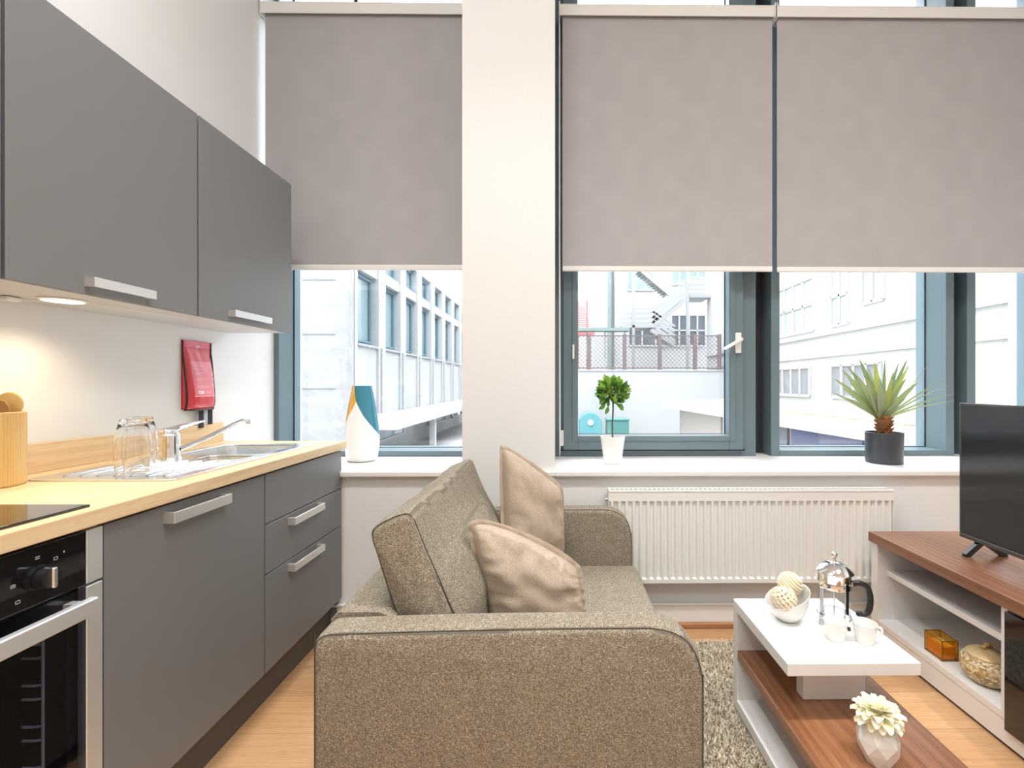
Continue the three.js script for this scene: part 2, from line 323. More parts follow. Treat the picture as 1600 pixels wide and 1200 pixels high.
{
  const t = thing('drawer_unit', 'grey kitchen unit with stacked drawers, at the window end of the worktop', 'drawers', [LX, 0.15, 1.958]);
  obj('carcass', bb(WX0 + 0.001, LX - 0.021, 0.15, 0.7, 1.666, 2.252), M.plinth, t);
  obj('side_panel', bb(WX0 + 0.001, LX - 0.02, 0.0, 0.872, 2.252, 2.269), M.door, t);
  obj('drawer', bb(LX - 0.019, LX, 0.691, 0.872, 1.6665, 2.258, 0.0015, 2), M.door, t);
  const b = obj('drawer', bb(LX - 0.019, LX, 0.509, 0.687, 1.6665, 2.258, 0.0015, 2), M.door, t);
  b.attach(obj('handle', barHandle(LX, 0.645, 0.674, 1.806, 2.04), M.nickel, t));
  const c = obj('drawer', bb(LX - 0.019, LX, 0.15, 0.505, 1.6665, 2.258, 0.0015, 2), M.door, t);
  c.attach(obj('handle', barHandle(LX, 0.463, 0.492, 1.806, 2.04), M.nickel, t));
}
{
  const p = obj('plinth', bb(LX - 0.065, LX - 0.05, 0.0, 0.149, 0.3, 2.25), M.plinth);
  p.userData = { label: 'dark kickboard under the grey kitchen base units', category: 'kickboard' };
}
{ // worktop with a hole for the sink
  const s = shape([[-WX0 - 0.001, 0.3], [1.03 + 0.0, 0.3], [1.03, 2.268], [-WX0 - 0.001, 2.268]].map(([x, d]) => [-x, d]));
  const h = new THREE.Path(); [[-1.5, 1.69], [-1.14, 1.69], [-1.14, 2.09], [-1.5, 2.09]].forEach(([x, d], i) => i ? h.lineTo(x, d) : h.moveTo(x, d)); s.holes.push(h);
  const g = new THREE.ExtrudeGeometry(s, { depth: 0.032, bevelEnabled: true, bevelSize: 0.003, bevelThickness: 0.003, bevelSegments: 3, bevelOffset: -0.003 });
  g.rotateX(-Math.PI / 2); g.translate(0, 0.885, 0); metric(g);
  const t = thing('worktop', 'light oak laminate kitchen worktop with a low back upstand', 'worktop', [-1.34, 0.882, 1.3]);
  obj('slab', g, M.worktop, t);
  obj('upstand', bb(WX0 + 0.001, WX0 + 0.02, 0.9202, 1.012, 0.3, 2.268, 0.002), M.worktop, t);
}
const WT = 0.92;
{ // oven
  const t = thing('oven', 'built-in oven with black glass front, steel trim and a flat bar handle', 'oven', [LX, 0.15, 0.758]);
  const d0 = 0.475, d1 = 1.071;
  // housing is a shell round the cavity
  obj('cavity', [bb(WX0 + 0.01, WX0 + 0.03, 0.16, 0.74, d0 + 0.02, d1 - 0.012), bb(WX0 + 0.01, LX - 0.03, 0.16, 0.19, d0 + 0.02, d1 - 0.012), bb(WX0 + 0.01, LX - 0.03, 0.69, 0.74, d0 + 0.02, d1 - 0.012), bb(WX0 + 0.01, LX - 0.03, 0.19, 0.69, d0 + 0.02, d0 + 0.05), bb(WX0 + 0.01, LX - 0.03, 0.19, 0.69, d1 - 0.05, d1 - 0.012)], std({ color: lin(0.018, 0.021, 0.034), roughness: 0.35 }), t);
  const cp = obj('control_panel', bb(LX - 0.02, LX, 0.752, 0.872, d0 + 0.037, d1 - 0.037, 0.002), M.blackGlass, t);
  for (const [a, b] of [[d1 - 0.037, d1], [d0, d0 + 0.037]]) { obj('trim_strip', bb(LX - 0.02, LX + 0.001, 0.752, 0.872, a, b, 0.002), M.steel, t); }
  const dr = obj('door', bb(LX - 0.02, LX + 0.001, 0.155, 0.746, d1 - 0.037, d1 - 0.0005, 0.002), M.steel, t);
  dr.attach(obj('door_stile', bb(LX - 0.02, LX + 0.001, 0.155, 0.746, d0 + 0.0005, d0 + 0.037, 0.002), M.steel, t));
  dr.attach(obj('door_glass', bb(LX - 0.008, LX - 0.001, 0.155, 0.746, d0 + 0.037, d1 - 0.037), phys({ color: lin(0.62, 0.65, 0.72), transmission: 1, thickness: 0, roughness: 0.02, ior: 1.5 }), t));
  dr.attach(obj('handle', [bb(LX + 0.032, LX + 0.05, 0.698, 0.735, d0 + 0.04, d1 - 0.058, 0.004), bb(LX - 0.001, LX + 0.034, 0.705, 0.728, d1 - 0.085, d1 - 0.065), bb(LX - 0.001, LX + 0.034, 0.705, 0.728, d0 + 0.055, d0 + 0.075)], M.steel, t));
  // knob with a steel grip
  const kd = 0.937, ky = 0.808;
  const kn = obj('knob', [cyl(0.024, 0.023, 0.01, 0, 0, 0).rotateZ(-Math.PI / 2).translate(LX, ky, -kd), cyl(0.021, 0.019, 0.018, 0, 0, 0).rotateZ(-Math.PI / 2).translate(LX + 0.012, ky, -kd)], M.blackPlastic, t);
  kn.attach(obj('grip', [bb(LX + 0.012, LX + 0.038, ky - 0.021, ky + 0.021, kd - 0.005, kd + 0.005, 0.004)], M.inox, t));
  // printed symbols round the knob
  const ink = std({ color: lin(0.5, 0.5, 0.52), roughness: 0.5 });
  const marks = [];
  for (const [dy, dd, k] of [[0.038, 0.0, 0], [0.026, 0.034, 1], [0.034, 0.05, 2], [0.0, -0.042, 3], [-0.034, -0.034, 1]]) {
    const y = ky + dy, d = kd + dd, x = LX + 0.0002;
    if (k === 0) { marks.push(bb(x, x + 0.0004, y - 0.0008, y + 0.0008, d - 0.004, d + 0.004), bb(x, x + 0.0004, y + 0.003, y + 0.0046, d - 0.004, d + 0.004)); continue; }
    if (k === 2) { marks.push(bb(x, x + 0.0004, y - 0.002, y + 0.002, d - 0.0012, d + 0.0012)); continue; }
    marks.push(...ring3(x, y, d, 0.0042, 0.0034)); if (k === 3) marks.push(bb(x, x + 0.0004, y - 0.0006, y + 0.0006, d - 0.004, d + 0.004));
  }
  function ring3(x, y, d, a, b) { return [bb(x, x + 0.0004, y - b, y + b, d - a, d - a + 0.0012), bb(x, x + 0.0004, y - b, y + b, d + a - 0.0012, d + a), bb(x, x + 0.0004, y - b, y - b + 0.0012, d - a, d + a), bb(x, x + 0.0004, y + b - 0.0012, y + b, d - a, d + a)]; }
  obj('printed_symbols', marks, ink, t).userData.kind = 'stuff';
  // shelf runners on the far inner wall
  const rx = d1 - 0.056;
  for (const x of [LX - 0.075, LX - 0.4]) obj('rack_upright', tube([V(x, 0.22, rx), V(x, 0.45, rx), V(x, 0.66, rx)], 0.003, 8, 6), M.rack, t);
  for (const y of [0.24, 0.27, 0.33, 0.36, 0.42, 0.45, 0.51, 0.54, 0.6, 0.63]) obj('shelf_runner', [tube([V(LX - 0.075, y, rx), V(LX - 0.09, y, rx - 0.004), V(LX - 0.115, y, rx - 0.004)], 0.003, 8, 6)], M.rack, t);
}
{ // hob
  const t = thing('hob', 'black glass hob set in the oak worktop above the oven', 'hob', [-1.32, WT, 0.78]);
  obj('glass_top', bb(-1.575, -1.06, WT, WT + 0.006, 0.5, 1.055, 0.0025), M.blackGlass, t);
  for (const [x, d, r] of [[-1.2, 0.88, 0.085], [-1.44, 0.88, 0.075], [-1.2, 0.66, 0.075], [-1.44, 0.66, 0.09]]) {
    const g = new THREE.RingGeometry(r - 0.0012, r, 64); g.rotateX(-Math.PI / 2); g.translate(x, WT + 0.0064, -d);
    obj('cooking_zone', g, std({ color: lin(0.25, 0.24, 0.23), roughness: 0.5 }), t);
  }
}
{ // sink
  const t = thing('sink', 'stainless steel inset sink with ribbed drainer and one and a half bowls', 'sink', [-1.31, WT, 1.72]);
  const x0 = -1.53, x1 = -1.1, d0 = 1.326, d1 = 2.12;
  const round = (x0, x1, d0, d1, r) => { const p = new THREE.Path(); p.moveTo(x0 + r, d0); p.lineTo(x1 - r, d0); p.absarc(x1 - r, d0 + r, r, -Math.PI / 2, 0); p.lineTo(x1, d1 - r); p.absarc(x1 - r, d1 - r, r, 0, Math.PI / 2); p.lineTo(x0 + r, d1); p.absarc(x0 + r, d1 - r, r, Math.PI / 2, Math.PI); p.lineTo(x0, d0 + r); p.absarc(x0 + r, d0 + r, r, Math.PI, 1.5 * Math.PI); return p; };
  const outer = new THREE.Shape(round(x0, x1, d0, d1, 0.03).getPoints(6));
  const big = [-1.475, -1.15, 1.79, 2.085], small = [-1.32, -1.15, 1.68, 1.77];
  outer.holes.push(round(...big, 0.05), round(...small, 0.03));
  const g = new THREE.ExtrudeGeometry(outer, { depth: 0.002, bevelEnabled: true, bevelSize: 0.004, bevelThickness: 0.002, bevelSegments: 3, bevelOffset: -0.004, curveSegments: 8 });
  g.rotateX(-Math.PI / 2); g.translate(0, WT + 0.0022, 0);
  obj('deck', g, M.inox, t);
  const bowl = ([a, b, c, d], r, depth) => {                          // wall lofted down to a smaller floor
    const top = round(a, b, c, d, r).getPoints(8), n = top.length, cx = (a + b) / 2, cd = (c + d) / 2, pos = [], idx = [], levels = [[1, 0.004], [1, 0], [0.985, -0.02], [0.96, -depth + 0.03], [0.93, -depth + 0.008], [0.86, -depth], [0, -depth - 0.004]];
    for (const [s, y] of levels) for (const p of top) pos.push(cx + (p.x - cx) * s, WT + y, -(cd + (p.y - cd) * s));
    for (let l = 0; l < levels.length - 1; l++) for (let i = 0; i < n; i++) { const j = (i + 1) % n, A = l * n + i, B = l * n + j; idx.push(A, A + n, B, B, A + n, B + n); }
    const q = new THREE.BufferGeometry(); q.setAttribute('position', new THREE.Float32BufferAttribute(pos, 3)); q.setIndex(idx); q.computeVertexNormals(); return metric(q);
  };
  obj('bowl', bowl(big, 0.05, 0.15), M.inox, t).material.side = THREE.DoubleSide;
  obj('half_bowl', bowl(small, 0.03, 0.1), M.inox, t);
  for (let i = 0; i < 7; i++) { const x = -1.455 + i * 0.049; obj('drainer_rib', [tube([V(x, WT + 0.004, 1.37), V(x, WT + 0.0065, 1.4), V(x, WT + 0.0065, 1.61), V(x, WT + 0.004, 1.64)], 0.0045, 20, 8)], M.inox, t); }
  obj('plughole', lathe([[0.03, 0], [0.04, 0.003], [0.043, 0.001], [0.043, -0.004]], -1.31, WT - 0.152, 1.94), M.chrome, t);
}
{ // tap
  const x = -1.41, d = 1.695, y = WT + 0.0045;
  const t = thing('tap', 'chrome mixer tap with a raised lever and a long rising spout', 'tap', [x, y, d]);
  obj('body', [lathe([[0.0, 0], [0.031, 0], [0.031, 0.006], [0.027, 0.01], [0.026, 0.05], [0.026, 0.085], [0.024, 0.094], [0.013, 0.1], [0, 0.101]], x, y, d, 32)], M.chrome, t);
  const lv = new THREE.CatmullRomCurve3([V(x - 0.006, y + 0.098, d - 0.02), V(x - 0.0, y + 0.108, d + 0.02), V(x + 0.0, y + 0.12, d + 0.09), V(x + 0.0, y + 0.127, d + 0.15)]);
  const lg = new THREE.TubeGeometry(lv, 24, 0.009, 10); { const p = lg.attributes.position; for (let i = 0; i < p.count; i++) { const q = Math.min(1, Math.max(0, (-p.getZ(i) - (d - 0.02)) / 0.17)), c = lv.getPoint(q); p.setY(i, c.y + (p.getY(i) - c.y) * (1.7 - 1.35 * q)); p.setX(i, c.x + (p.getX(i) - c.x) * (2.1 - 1.1 * q)); } lg.computeVertexNormals(); }
  obj('lever', [lg, new THREE.SphereGeometry(1, 20, 12).scale(0.021, 0.016, 0.012).translate(x - 0.006, y + 0.099, -(d - 0.02))], M.chrome, t);
  obj('spout', [tube([V(x + 0.02, y + 0.036, d + 0.012), V(x + 0.045, y + 0.058, d + 0.08), V(x + 0.07, y + 0.09, d + 0.16), V(x + 0.085, y + 0.113, d + 0.22), V(x + 0.09, y + 0.123, d + 0.26), V(x + 0.093, y + 0.122, d + 0.28)], 0.0085, 32, 12), cyl(0.009, 0.009, 0.016, x + 0.093, y + 0.105, d + 0.281, 16)], M.chrome, t);
}
function tumbler(x, d, label) {                                       // upside down on the drainer
  const t = thing('drinking_glass', label, 'glass', [x, WT + 0.011, d], 'upturned glasses on the drainer');
  const y = WT + 0.011;
  const o = [[0.037, 0], [0.0395, 0.003], [0.0435, 0.04], [0.0445, 0.07], [0.043, 0.1], [0.038, 0.13], [0.033, 0.152], [0.031, 0.163], [0.029, 0.166], [0, 0.166]];
  const i = [[0.0375, 0.0005], [0.0378, 0.003], [0.0418, 0.04], [0.0428, 0.07], [0.0413, 0.1], [0.036, 0.13], [0.031, 0.146], [0.02, 0.15], [0, 0.151]];
  obj('glass', lathe([...o.slice().reverse(), ...i].reverse(), x, y, d, 56), M.solidGlass, t);
  return t;
}
tumbler(-1.266, 1.385, 'upturned clear tumbler on the steel drainer, front one of the two');
tumbler(-1.317, 1.465, 'upturned clear tumbler on the steel drainer, behind the other tumbler');
{ // utensil pot and spoons
  const x = -1.553, d = 1.2606, y = WT;
  const t = thing('utensil_pot', 'round bamboo utensil pot on the worktop at the left edge', 'utensil pot', [x, y, d]);
  const g = lathe([[0, 0.006], [0.068, 0.006], [0.07, 0.001], [0.074, 0.001], [0.076, 0.006], [0.076, 0.2], [0.0745, 0.203], [0.069, 0.203], [0.0675, 0.2], [0.0675, 0.02], [0, 0.02]], x, y, d, 56);
  { const uv = g.attributes.uv, p = g.attributes.position; for (let i = 0; i < uv.count; i++) uv.setXY(i, p.getY(i), uv.getX(i) * 0.54); }
  obj('wall', g, M.bamboo, t);
  const s1 = thing('wooden_spoon', 'round wooden spoon standing in the bamboo pot', 'spoon', [x + 0.02, y + 0.024, d + 0.035]);
  const bowl = new THREE.SphereGeometry(1, 24, 16); bowl.scale(0.028, 0.036, 0.008); bowl.rotateY(0.5); bowl.rotateZ(-0.1); bowl.translate(x + 0.014, y + 0.222, -(d + 0.045));
  obj('head', bowl, std({ color: lin(0.74, 0.52, 0.18), roughness: 0.55 }), s1);
  obj('shaft', [tube([V(x + 0.012, y + 0.024, d + 0.025), V(x + 0.018, y + 0.11, d + 0.033), V(x + 0.014, y + 0.192, d + 0.045)], 0.006, 12, 8)], std({ color: lin(0.66, 0.45, 0.16), roughness: 0.55 }), s1);
  const s2 = thing('wooden_spatula', 'darker pointed wooden spatula standing in the bamboo pot', 'spatula', [x + 0.034, y + 0.024, d + 0.01]);
  const sg = new THREE.ExtrudeGeometry(shape([[-0.014, 0], [0.014, 0], [0.012, 0.02], [0.004, 0.036], [-0.003, 0.038], [-0.012, 0.02]]), { depth: 0.005, bevelEnabled: true, bevelSize: 0.001, bevelThickness: 0.001, bevelSegments: 2 }); sg.rotateY(0.45); sg.translate(x + 0.024, y + 0.196, -(d + 0.022));
  obj('head', sg, std({ color: lin(0.42, 0.22, 0.07), roughness: 0.55 }), s2);
  obj('shaft', [tube([V(x + 0.03, y + 0.024, d + 0.0), V(x + 0.034, y + 0.11, d + 0.012), V(x + 0.025, y + 0.2, d + 0.025)], 0.005, 12, 8)], std({ color: lin(0.42, 0.22, 0.07), roughness: 0.55 }), s2);
}
// lamps under the wall cabinets
[[-1.49, 1.4, 'round lamp under the large wall cabinet, glowing above the bamboo pot'], [-1.49, 0.8, 'round lamp under the wall cabinet at the left edge of the photo']].forEach(([x, d, label]) => {
  const t = thing('under_cabinet_lamp', label, 'lamp', [x, 1.45, d], 'lamps under the wall cabinets');
  obj('housing', [lathe([[0.048, 0], [0.054, 0.001], [0.056, 0.003], [0.056, 0.0055], [0.0, 0.0055]], x, 1.4503, d, 40)], M.whiteMetal, t);
  obj('glowing_lens', [cyl(0.046, 0.047, 0.003, x, 1.4493, d, 40)], std({ color: 0xffffff, emissive: lin(1, 0.9, 0.72), emissiveIntensity: 2.2 }), t);
  const l = new THREE.SpotLight(PUCK_COLOR, PUCK_LIGHT, 0, 1.25, 0.7, 2); l.name = 'lamp_light'; l.position.copy(V(x, 1.445, d)); l.target.position.copy(V(x, 0, d)); l.castShadow = true; l.shadow.radius = 2; scene.add(l, l.target);
});
{
  const c = thing('cable', 'thin white lamp cable with a plug clipped under the wall cabinet', 'cable', [-1.55, 1.45, 1.4]);
  obj('wire', [tube([V(-1.54, 1.452, 1.41), V(-1.6, 1.451, 1.36), V(-1.61, 1.451, 1.2), V(-1.62, 1.451, 0.95)], 0.002, 30, 6)], M.whiteMetal, c);
  obj('wire', [tube([V(-1.45, 1.452, 1.44), V(-1.43, 1.4525, 1.6), V(-1.42, 1.4525, 1.78)], 0.0015, 30, 6)], M.whiteMetal, c);
  obj('plug', [bb(-1.6, -1.575, 1.442, 1.454, 1.33, 1.37, 0.004)], M.whiteMetal, c);
}
{ // fire blanket pouch on the left wall
  const d0 = 2.035, d1 = 2.2, y0 = 1.085, y1 = 1.395, x = WX0;
  const t = thing('fire_blanket', 'red fire blanket pouch with black straps hanging on the kitchen wall', 'fire blanket', [x, y1, (d0 + d1) / 2]);
  const n = 16, m = 24, pos = [], idx = [], uv = [];
  for (let j = 0; j <= m; j++) for (let i = 0; i <= n; i++) {
    const u = i / n, v = j / m, e = Math.pow(Math.max(0, 1 - Math.pow(Math.abs(2 * u - 1), 5)), 0.5);
    const th = 0.004 + e * (0.004 + 0.036 * Math.pow(Math.min(1, Math.max(0, (0.84 - v) / 0.6)), 0.8)) * (v < 0.06 ? 0.55 + 7.5 * v : 1);
    pos.push(x + 0.0015 + th + 0.003 * noise.noise(u * 7, v * 3.2, 3) * (v > 0.5 ? 1.8 : 0.5), y0 + (y1 - y0) * v, -(d0 + (d1 - d0) * u)); uv.push(u, v);
  }
  for (let j = 0; j < m; j++) for (let i = 0; i < n; i++) { const a = j * (n + 1) + i; idx.push(a, a + 1, a + n + 1, a + 1, a + n + 2, a + n + 1); }
  const g = new THREE.BufferGeometry(); g.setAttribute('position', new THREE.Float32BufferAttribute(pos, 3)); g.setAttribute('uv', new THREE.Float32BufferAttribute(uv, 2)); g.setIndex(idx); g.computeVertexNormals();
  const cv = document.createElement('canvas'); cv.width = 384; cv.height = 640; const c = cv.getContext('2d');
  c.fillStyle = '#d03040'; c.fillRect(0, 0, 384, 640);
  c.fillStyle = '#e07480'; c.fillRect(60, 190, 324, 330);                               // printed leaflet behind the clear pocket
  c.fillStyle = '#ee9aa2'; for (const [yy, w] of [[230, 120], [262, 90], [296, 110], [310, 70], [350, 120], [364, 90], [420, 200], [434, 150]]) c.fillRect(90, yy, w, 5);
  c.fillStyle = '#f3b7bd'; for (const yy of [300, 345, 400]) c.fillRect(318, yy, 34, 22);
  c.fillStyle = '#fff'; c.font = 'bold 38px sans-serif'; c.fillText('FIRE', 96, 496); c.font = '38px sans-serif'; c.fillStyle = '#f6cdd2'; c.fillText('chief', 196, 496);
  c.strokeStyle = '#f3b7bd'; c.lineWidth = 4; c.strokeRect(60, 516, 322, 3);
  c.fillStyle = '#d8556a'; c.fillRect(0, 0, 384, 66); c.fillStyle = '#8e0f1f'; c.fillRect(0, 64, 384, 5);
  const ct = new THREE.CanvasTexture(cv); ct.colorSpace = THREE.SRGBColorSpace;
  obj('pouch', g, phys({ map: ct, roughness: 0.3, clearcoat: 0.6, clearcoatRoughness: 0.12, side: THREE.DoubleSide }), t);
  obj('back_sheet', bb(x + 0.0004, x + 0.003, y0, y1, d0, d1), std({ color: lin(0.5, 0.012, 0.02), roughness: 0.4 }), t);
  const edge = (dd) => { const p = []; for (let k = 0; k <= 12; k++) { const v = k / 12; p.push(V(x + 0.006 + 0.018 * Math.pow(Math.min(1, Math.max(0, (0.84 - v) / 0.6)), 0.8) * (v < 0.06 ? 0.6 : 1), y0 + (y1 - y0) * v, dd)); } return p; };
  obj('binding', [tube(edge(d0), 0.0035, 40, 6)], M.blackPlastic, t); obj('binding', [tube(edge(d1), 0.0035, 40, 6)], M.blackPlastic, t);
  obj('binding', [tube([V(x + 0.012, y0, d0), V(x + 0.03, y0 - 0.002, d0 + 0.03), V(x + 0.033, y0 - 0.003, d0 + 0.09), V(x + 0.03, y0 - 0.002, d0 + 0.15), V(x + 0.012, y0, d1)], 0.0035, 24, 6)], M.blackPlastic, t);
  obj('eyelet', [new THREE.TorusGeometry(0.006, 0.0022, 8, 24).rotateY(Math.PI / 2).translate(x + 0.01, y1 - 0.022, -(d0 + d1) / 2)], M.chrome, t);
  for (const dd of [d0 + 0.07, d0 + 0.125]) obj('strap', [bb(x + 0.0215, x + 0.0245, y0 - 0.075 + (dd > 2.13 ? 0.0 : -0.012), y0 + 0.012, dd, dd + 0.028, 0.001, 1)], std({ color: lin(0.015, 0.018, 0.03), roughness: 0.8 }), t);
}

// ================================================================ SOFA
function smoothGeo(g, angle = 0.7) { g.deleteAttribute('uv'); g.deleteAttribute('normal'); return metric(toCreasedNormals(mergeVertices(g, 1e-4), angle)); }
{
  const sx0 = -0.572, sx1 = 0.357, AH = 0.625;
  const t = thing('sofa', 'grey-brown heathered fabric two-seater sofa with square arms and one back cushion', 'sofa', [-0.1, 0, 1.65]);
  function armShape(inset) {
    const s = new THREE.Shape(), x0 = sx0 + inset, x1 = sx1 - inset, y1 = AH - inset, r = 0.1, q = 0.03;
    s.moveTo(x0, 0.04); s.lineTo(x0, y1 - 0.03); s.quadraticCurveTo(x0 + 0.001, y1 - 0.014, x0 + 0.016, y1 - 0.012); s.quadraticCurveTo(x0 + 0.3, y1, x1 - r - 0.02, y1);
    s.bezierCurveTo(x1 - 0.04, y1 - 0.002, x1 - 0.006, y1 - 0.03, x1, y1 - 0.13); s.lineTo(x1, 0.04); s.lineTo(x0, 0.04); return s;
  }
  function arm(d0, d1) {
    const b = 0.022, g = new THREE.ExtrudeGeometry(armShape(b), { depth: d1 - d0 - 2 * b, bevelEnabled: true, bevelSize: b, bevelThickness: b, bevelSegments: 6, curveSegments: 16 });
    g.translate(0, 0, -(d1 - b)); return smoothGeo(g, 0.6);
  }
  function piping(d0) {                                             // seam along the rounded edge of the arm's face
    const b = 0.022, base = armShape(b).getPoints(24).slice(0, -1), pts = [];
    base.forEach((p, i) => { if (i && p.distanceTo(base[i - 1]) < 1e-4) return; const q = base[Math.max(0, i - 1)], r = base[Math.min(base.length - 1, i + 1)], t = r.clone().sub(q).normalize(); pts.push(V(p.x - t.y * b * 0.76, p.y + t.x * b * 0.76, d0 + b * 0.34)); });
    return tube(pts, 0.0015, 200, 6);
  }
  const a1 = obj('armrest', arm(1.077, 1.172), M.sofa, t); a1.attach(obj('seam', piping(1.077), M.seam, t));
  const a2 = obj('armrest', arm(2.1, 2.188), M.sofa, t); a2.attach(obj('seam', piping(2.1), M.seam, t));
  // back frame
  { const s = shape([[sx0, 0.05], [sx0, 0.6], [sx0 + 0.02, 0.617], [-0.45, 0.617], [-0.41, 0.6], [-0.36, 0.3], [-0.36, 0.05]]), g = new THREE.ExtrudeGeometry(s, { depth: 0.926, bevelEnabled: false, steps: 4 }); g.translate(0, 0, -2.1); obj('back_frame', smoothGeo(g, 0.5), M.sofa, t); }
  obj('seat_base', [bb(-0.4, sx1 - 0.015, 0.06, 0.22, 1.173, 2.099, 0.02)], M.sofa, t);
  { // seat cushion, slightly crowned
    const g = new RoundedBoxGeometry(0.68, 0.155, 0.925, 6, 0.035); const p = g.attributes.position;
    for (let i = 0; i < p.count; i++) { const u = p.getX(i) / 0.34, w = p.getZ(i) / 0.4625; if (p.getY(i) > 0.05) p.setY(i, p.getY(i) + 0.012 * (1 - u * u) * (1 - w * w)); }
    g.translate(0.035, 0.2985, -1.636); const c = obj('seat_cushion', metric(toCreasedNormals(g, 0.7)), M.sofa, t);
  }
  { // back cushion: wedge section run along the sofa, plump and a little creased
    const s = new THREE.Shape();
    s.moveTo(-0.345, 0.385); s.lineTo(-0.225, 0.385); s.quadraticCurveTo(-0.195, 0.4, -0.21, 0.45); s.bezierCurveTo(-0.25, 0.56, -0.315, 0.7, -0.372, 0.85);
    s.quadraticCurveTo(-0.382, 0.868, -0.405, 0.86); s.lineTo(-0.468, 0.832); s.quadraticCurveTo(-0.487, 0.818, -0.478, 0.79); s.lineTo(-0.36, 0.42); s.quadraticCurveTo(-0.355, 0.385, -0.345, 0.385);
    const pts = s.getSpacedPoints(90), n = pts.length - 1, c = new THREE.Vector2(-0.335, 0.6), D0 = 1.195, D1 = 2.09, N = 60, pos = [], idx = [];
    const secs = [];
    for (let k = 0; k <= 7; k++) secs.push([D0 + 0.0 + 0.02 * (1 - Math.cos(k / 7 * Math.PI / 2)), 0.02 * (1 - Math.sin(k / 7 * Math.PI / 2))]);
    for (let k = 1; k < N; k++) secs.push([D0 + 0.02 + (D1 - D0 - 0.04) * k / N, 0]);
    for (let k = 7; k >= 0; k--) secs.push([D1 - 0.02 * (1 - Math.cos(k / 7 * Math.PI / 2)), 0.02 * (1 - Math.sin(k / 7 * Math.PI / 2))]);
    for (const [d, inset] of secs) {
      const q = (d - D0) / (D1 - D0), plump = Math.pow(Math.sin(Math.PI * q), 0.5);
      for (let i = 0; i < n; i++) {
        const p = pts[i], dir = p.clone().sub(c).normalize(); let r = p.distanceTo(c) - inset;
        const top = Math.max(0, (p.y - 0.6) / 0.27);
        const sm = (z) => { z = Math.max(0, Math.min(1, z)); return z * z * (3 - 2 * z); };
        const push = 0.07 * Math.pow(Math.sin(Math.PI * q), 0.8) * sm((p.y - 0.38) / 0.2) * sm((0.88 - p.y) / 0.3) * sm((dir.x * 0.94 + dir.y * 0.34 + 0.1) / 0.9);
        r += 0.005 * plump + 0.005 * noise.noise(p.x * 5, p.y * 5, d * 7) + 0.003 * top * noise.noise(p.x * 20, p.y * 20, d * 30);
        pos.push(c.x + dir.x * r + 0.94 * push, c.y + dir.y * r + 0.3 * push - 0.012 * top * Math.sin(Math.PI * q), -d);
      }
    }
    const L = secs.length;
    for (let l = 0; l < L - 1; l++) for (let i = 0; i < n; i++) { const j = (i + 1) % n, A = l * n + i, B = l * n + j; idx.push(A, B, A + n, B, B + n, A + n); }
    for (const [l, flip] of [[0, false], [L - 1, true]]) {               // end faces, gently domed
      const rings = [0.75, 0.5, 0.25]; let prev = l * n; const base = (k) => pos.length / 3;
      for (const f of rings) { const st = pos.length / 3; for (let i = 0; i < n; i++) { const o = 3 * (l * n + i); pos.push(c.x + (pos[o] - c.x) * f, c.y + (pos[o + 1] - c.y) * f, pos[o + 2] + (flip ? -1 : 1) * 0.014 * (1 - f * f)); } for (let i = 0; i < n; i++) { const j = (i + 1) % n; flip ? idx.push(prev + i, prev + j, st + i, prev + j, st + j, st + i) : idx.push(prev + i, st + i, prev + j, prev + j, st + i, st + j); } prev = st; }
      const ct = pos.length / 3; pos.push(c.x, c.y, -secs[l][0] + (flip ? -1 : 1) * 0.015); for (let i = 0; i < n; i++) { const j = (i + 1) % n; flip ? idx.push(prev + i, prev + j, ct) : idx.push(prev + i, ct, prev + j); }
    }
    const g = new THREE.BufferGeometry(); g.setAttribute('position', new THREE.Float32BufferAttribute(pos, 3)); g.setIndex(idx); g.computeVertexNormals();
    const bc = obj('back_cushion', metric(g), M.sofa, t);
    const sp = []; for (let i = 0; i < n; i += 2) { const o = 3 * (5 * n + i); sp.push(new THREE.Vector3(pos[o], pos[o + 1], pos[o + 2] + 0.002)); }
    bc.attach(obj('seam', tube(sp, 0.0015, 180, 6, true), M.seam, t));
  }
  for (const [x, d] of [[-0.5, 1.13], [0.29, 1.13], [-0.5, 2.14], [0.29, 2.14]]) obj('leg', [cyl(0.018, 0.022, 0.042, x, 0, d, 16)], M.blackPlastic, t);
}
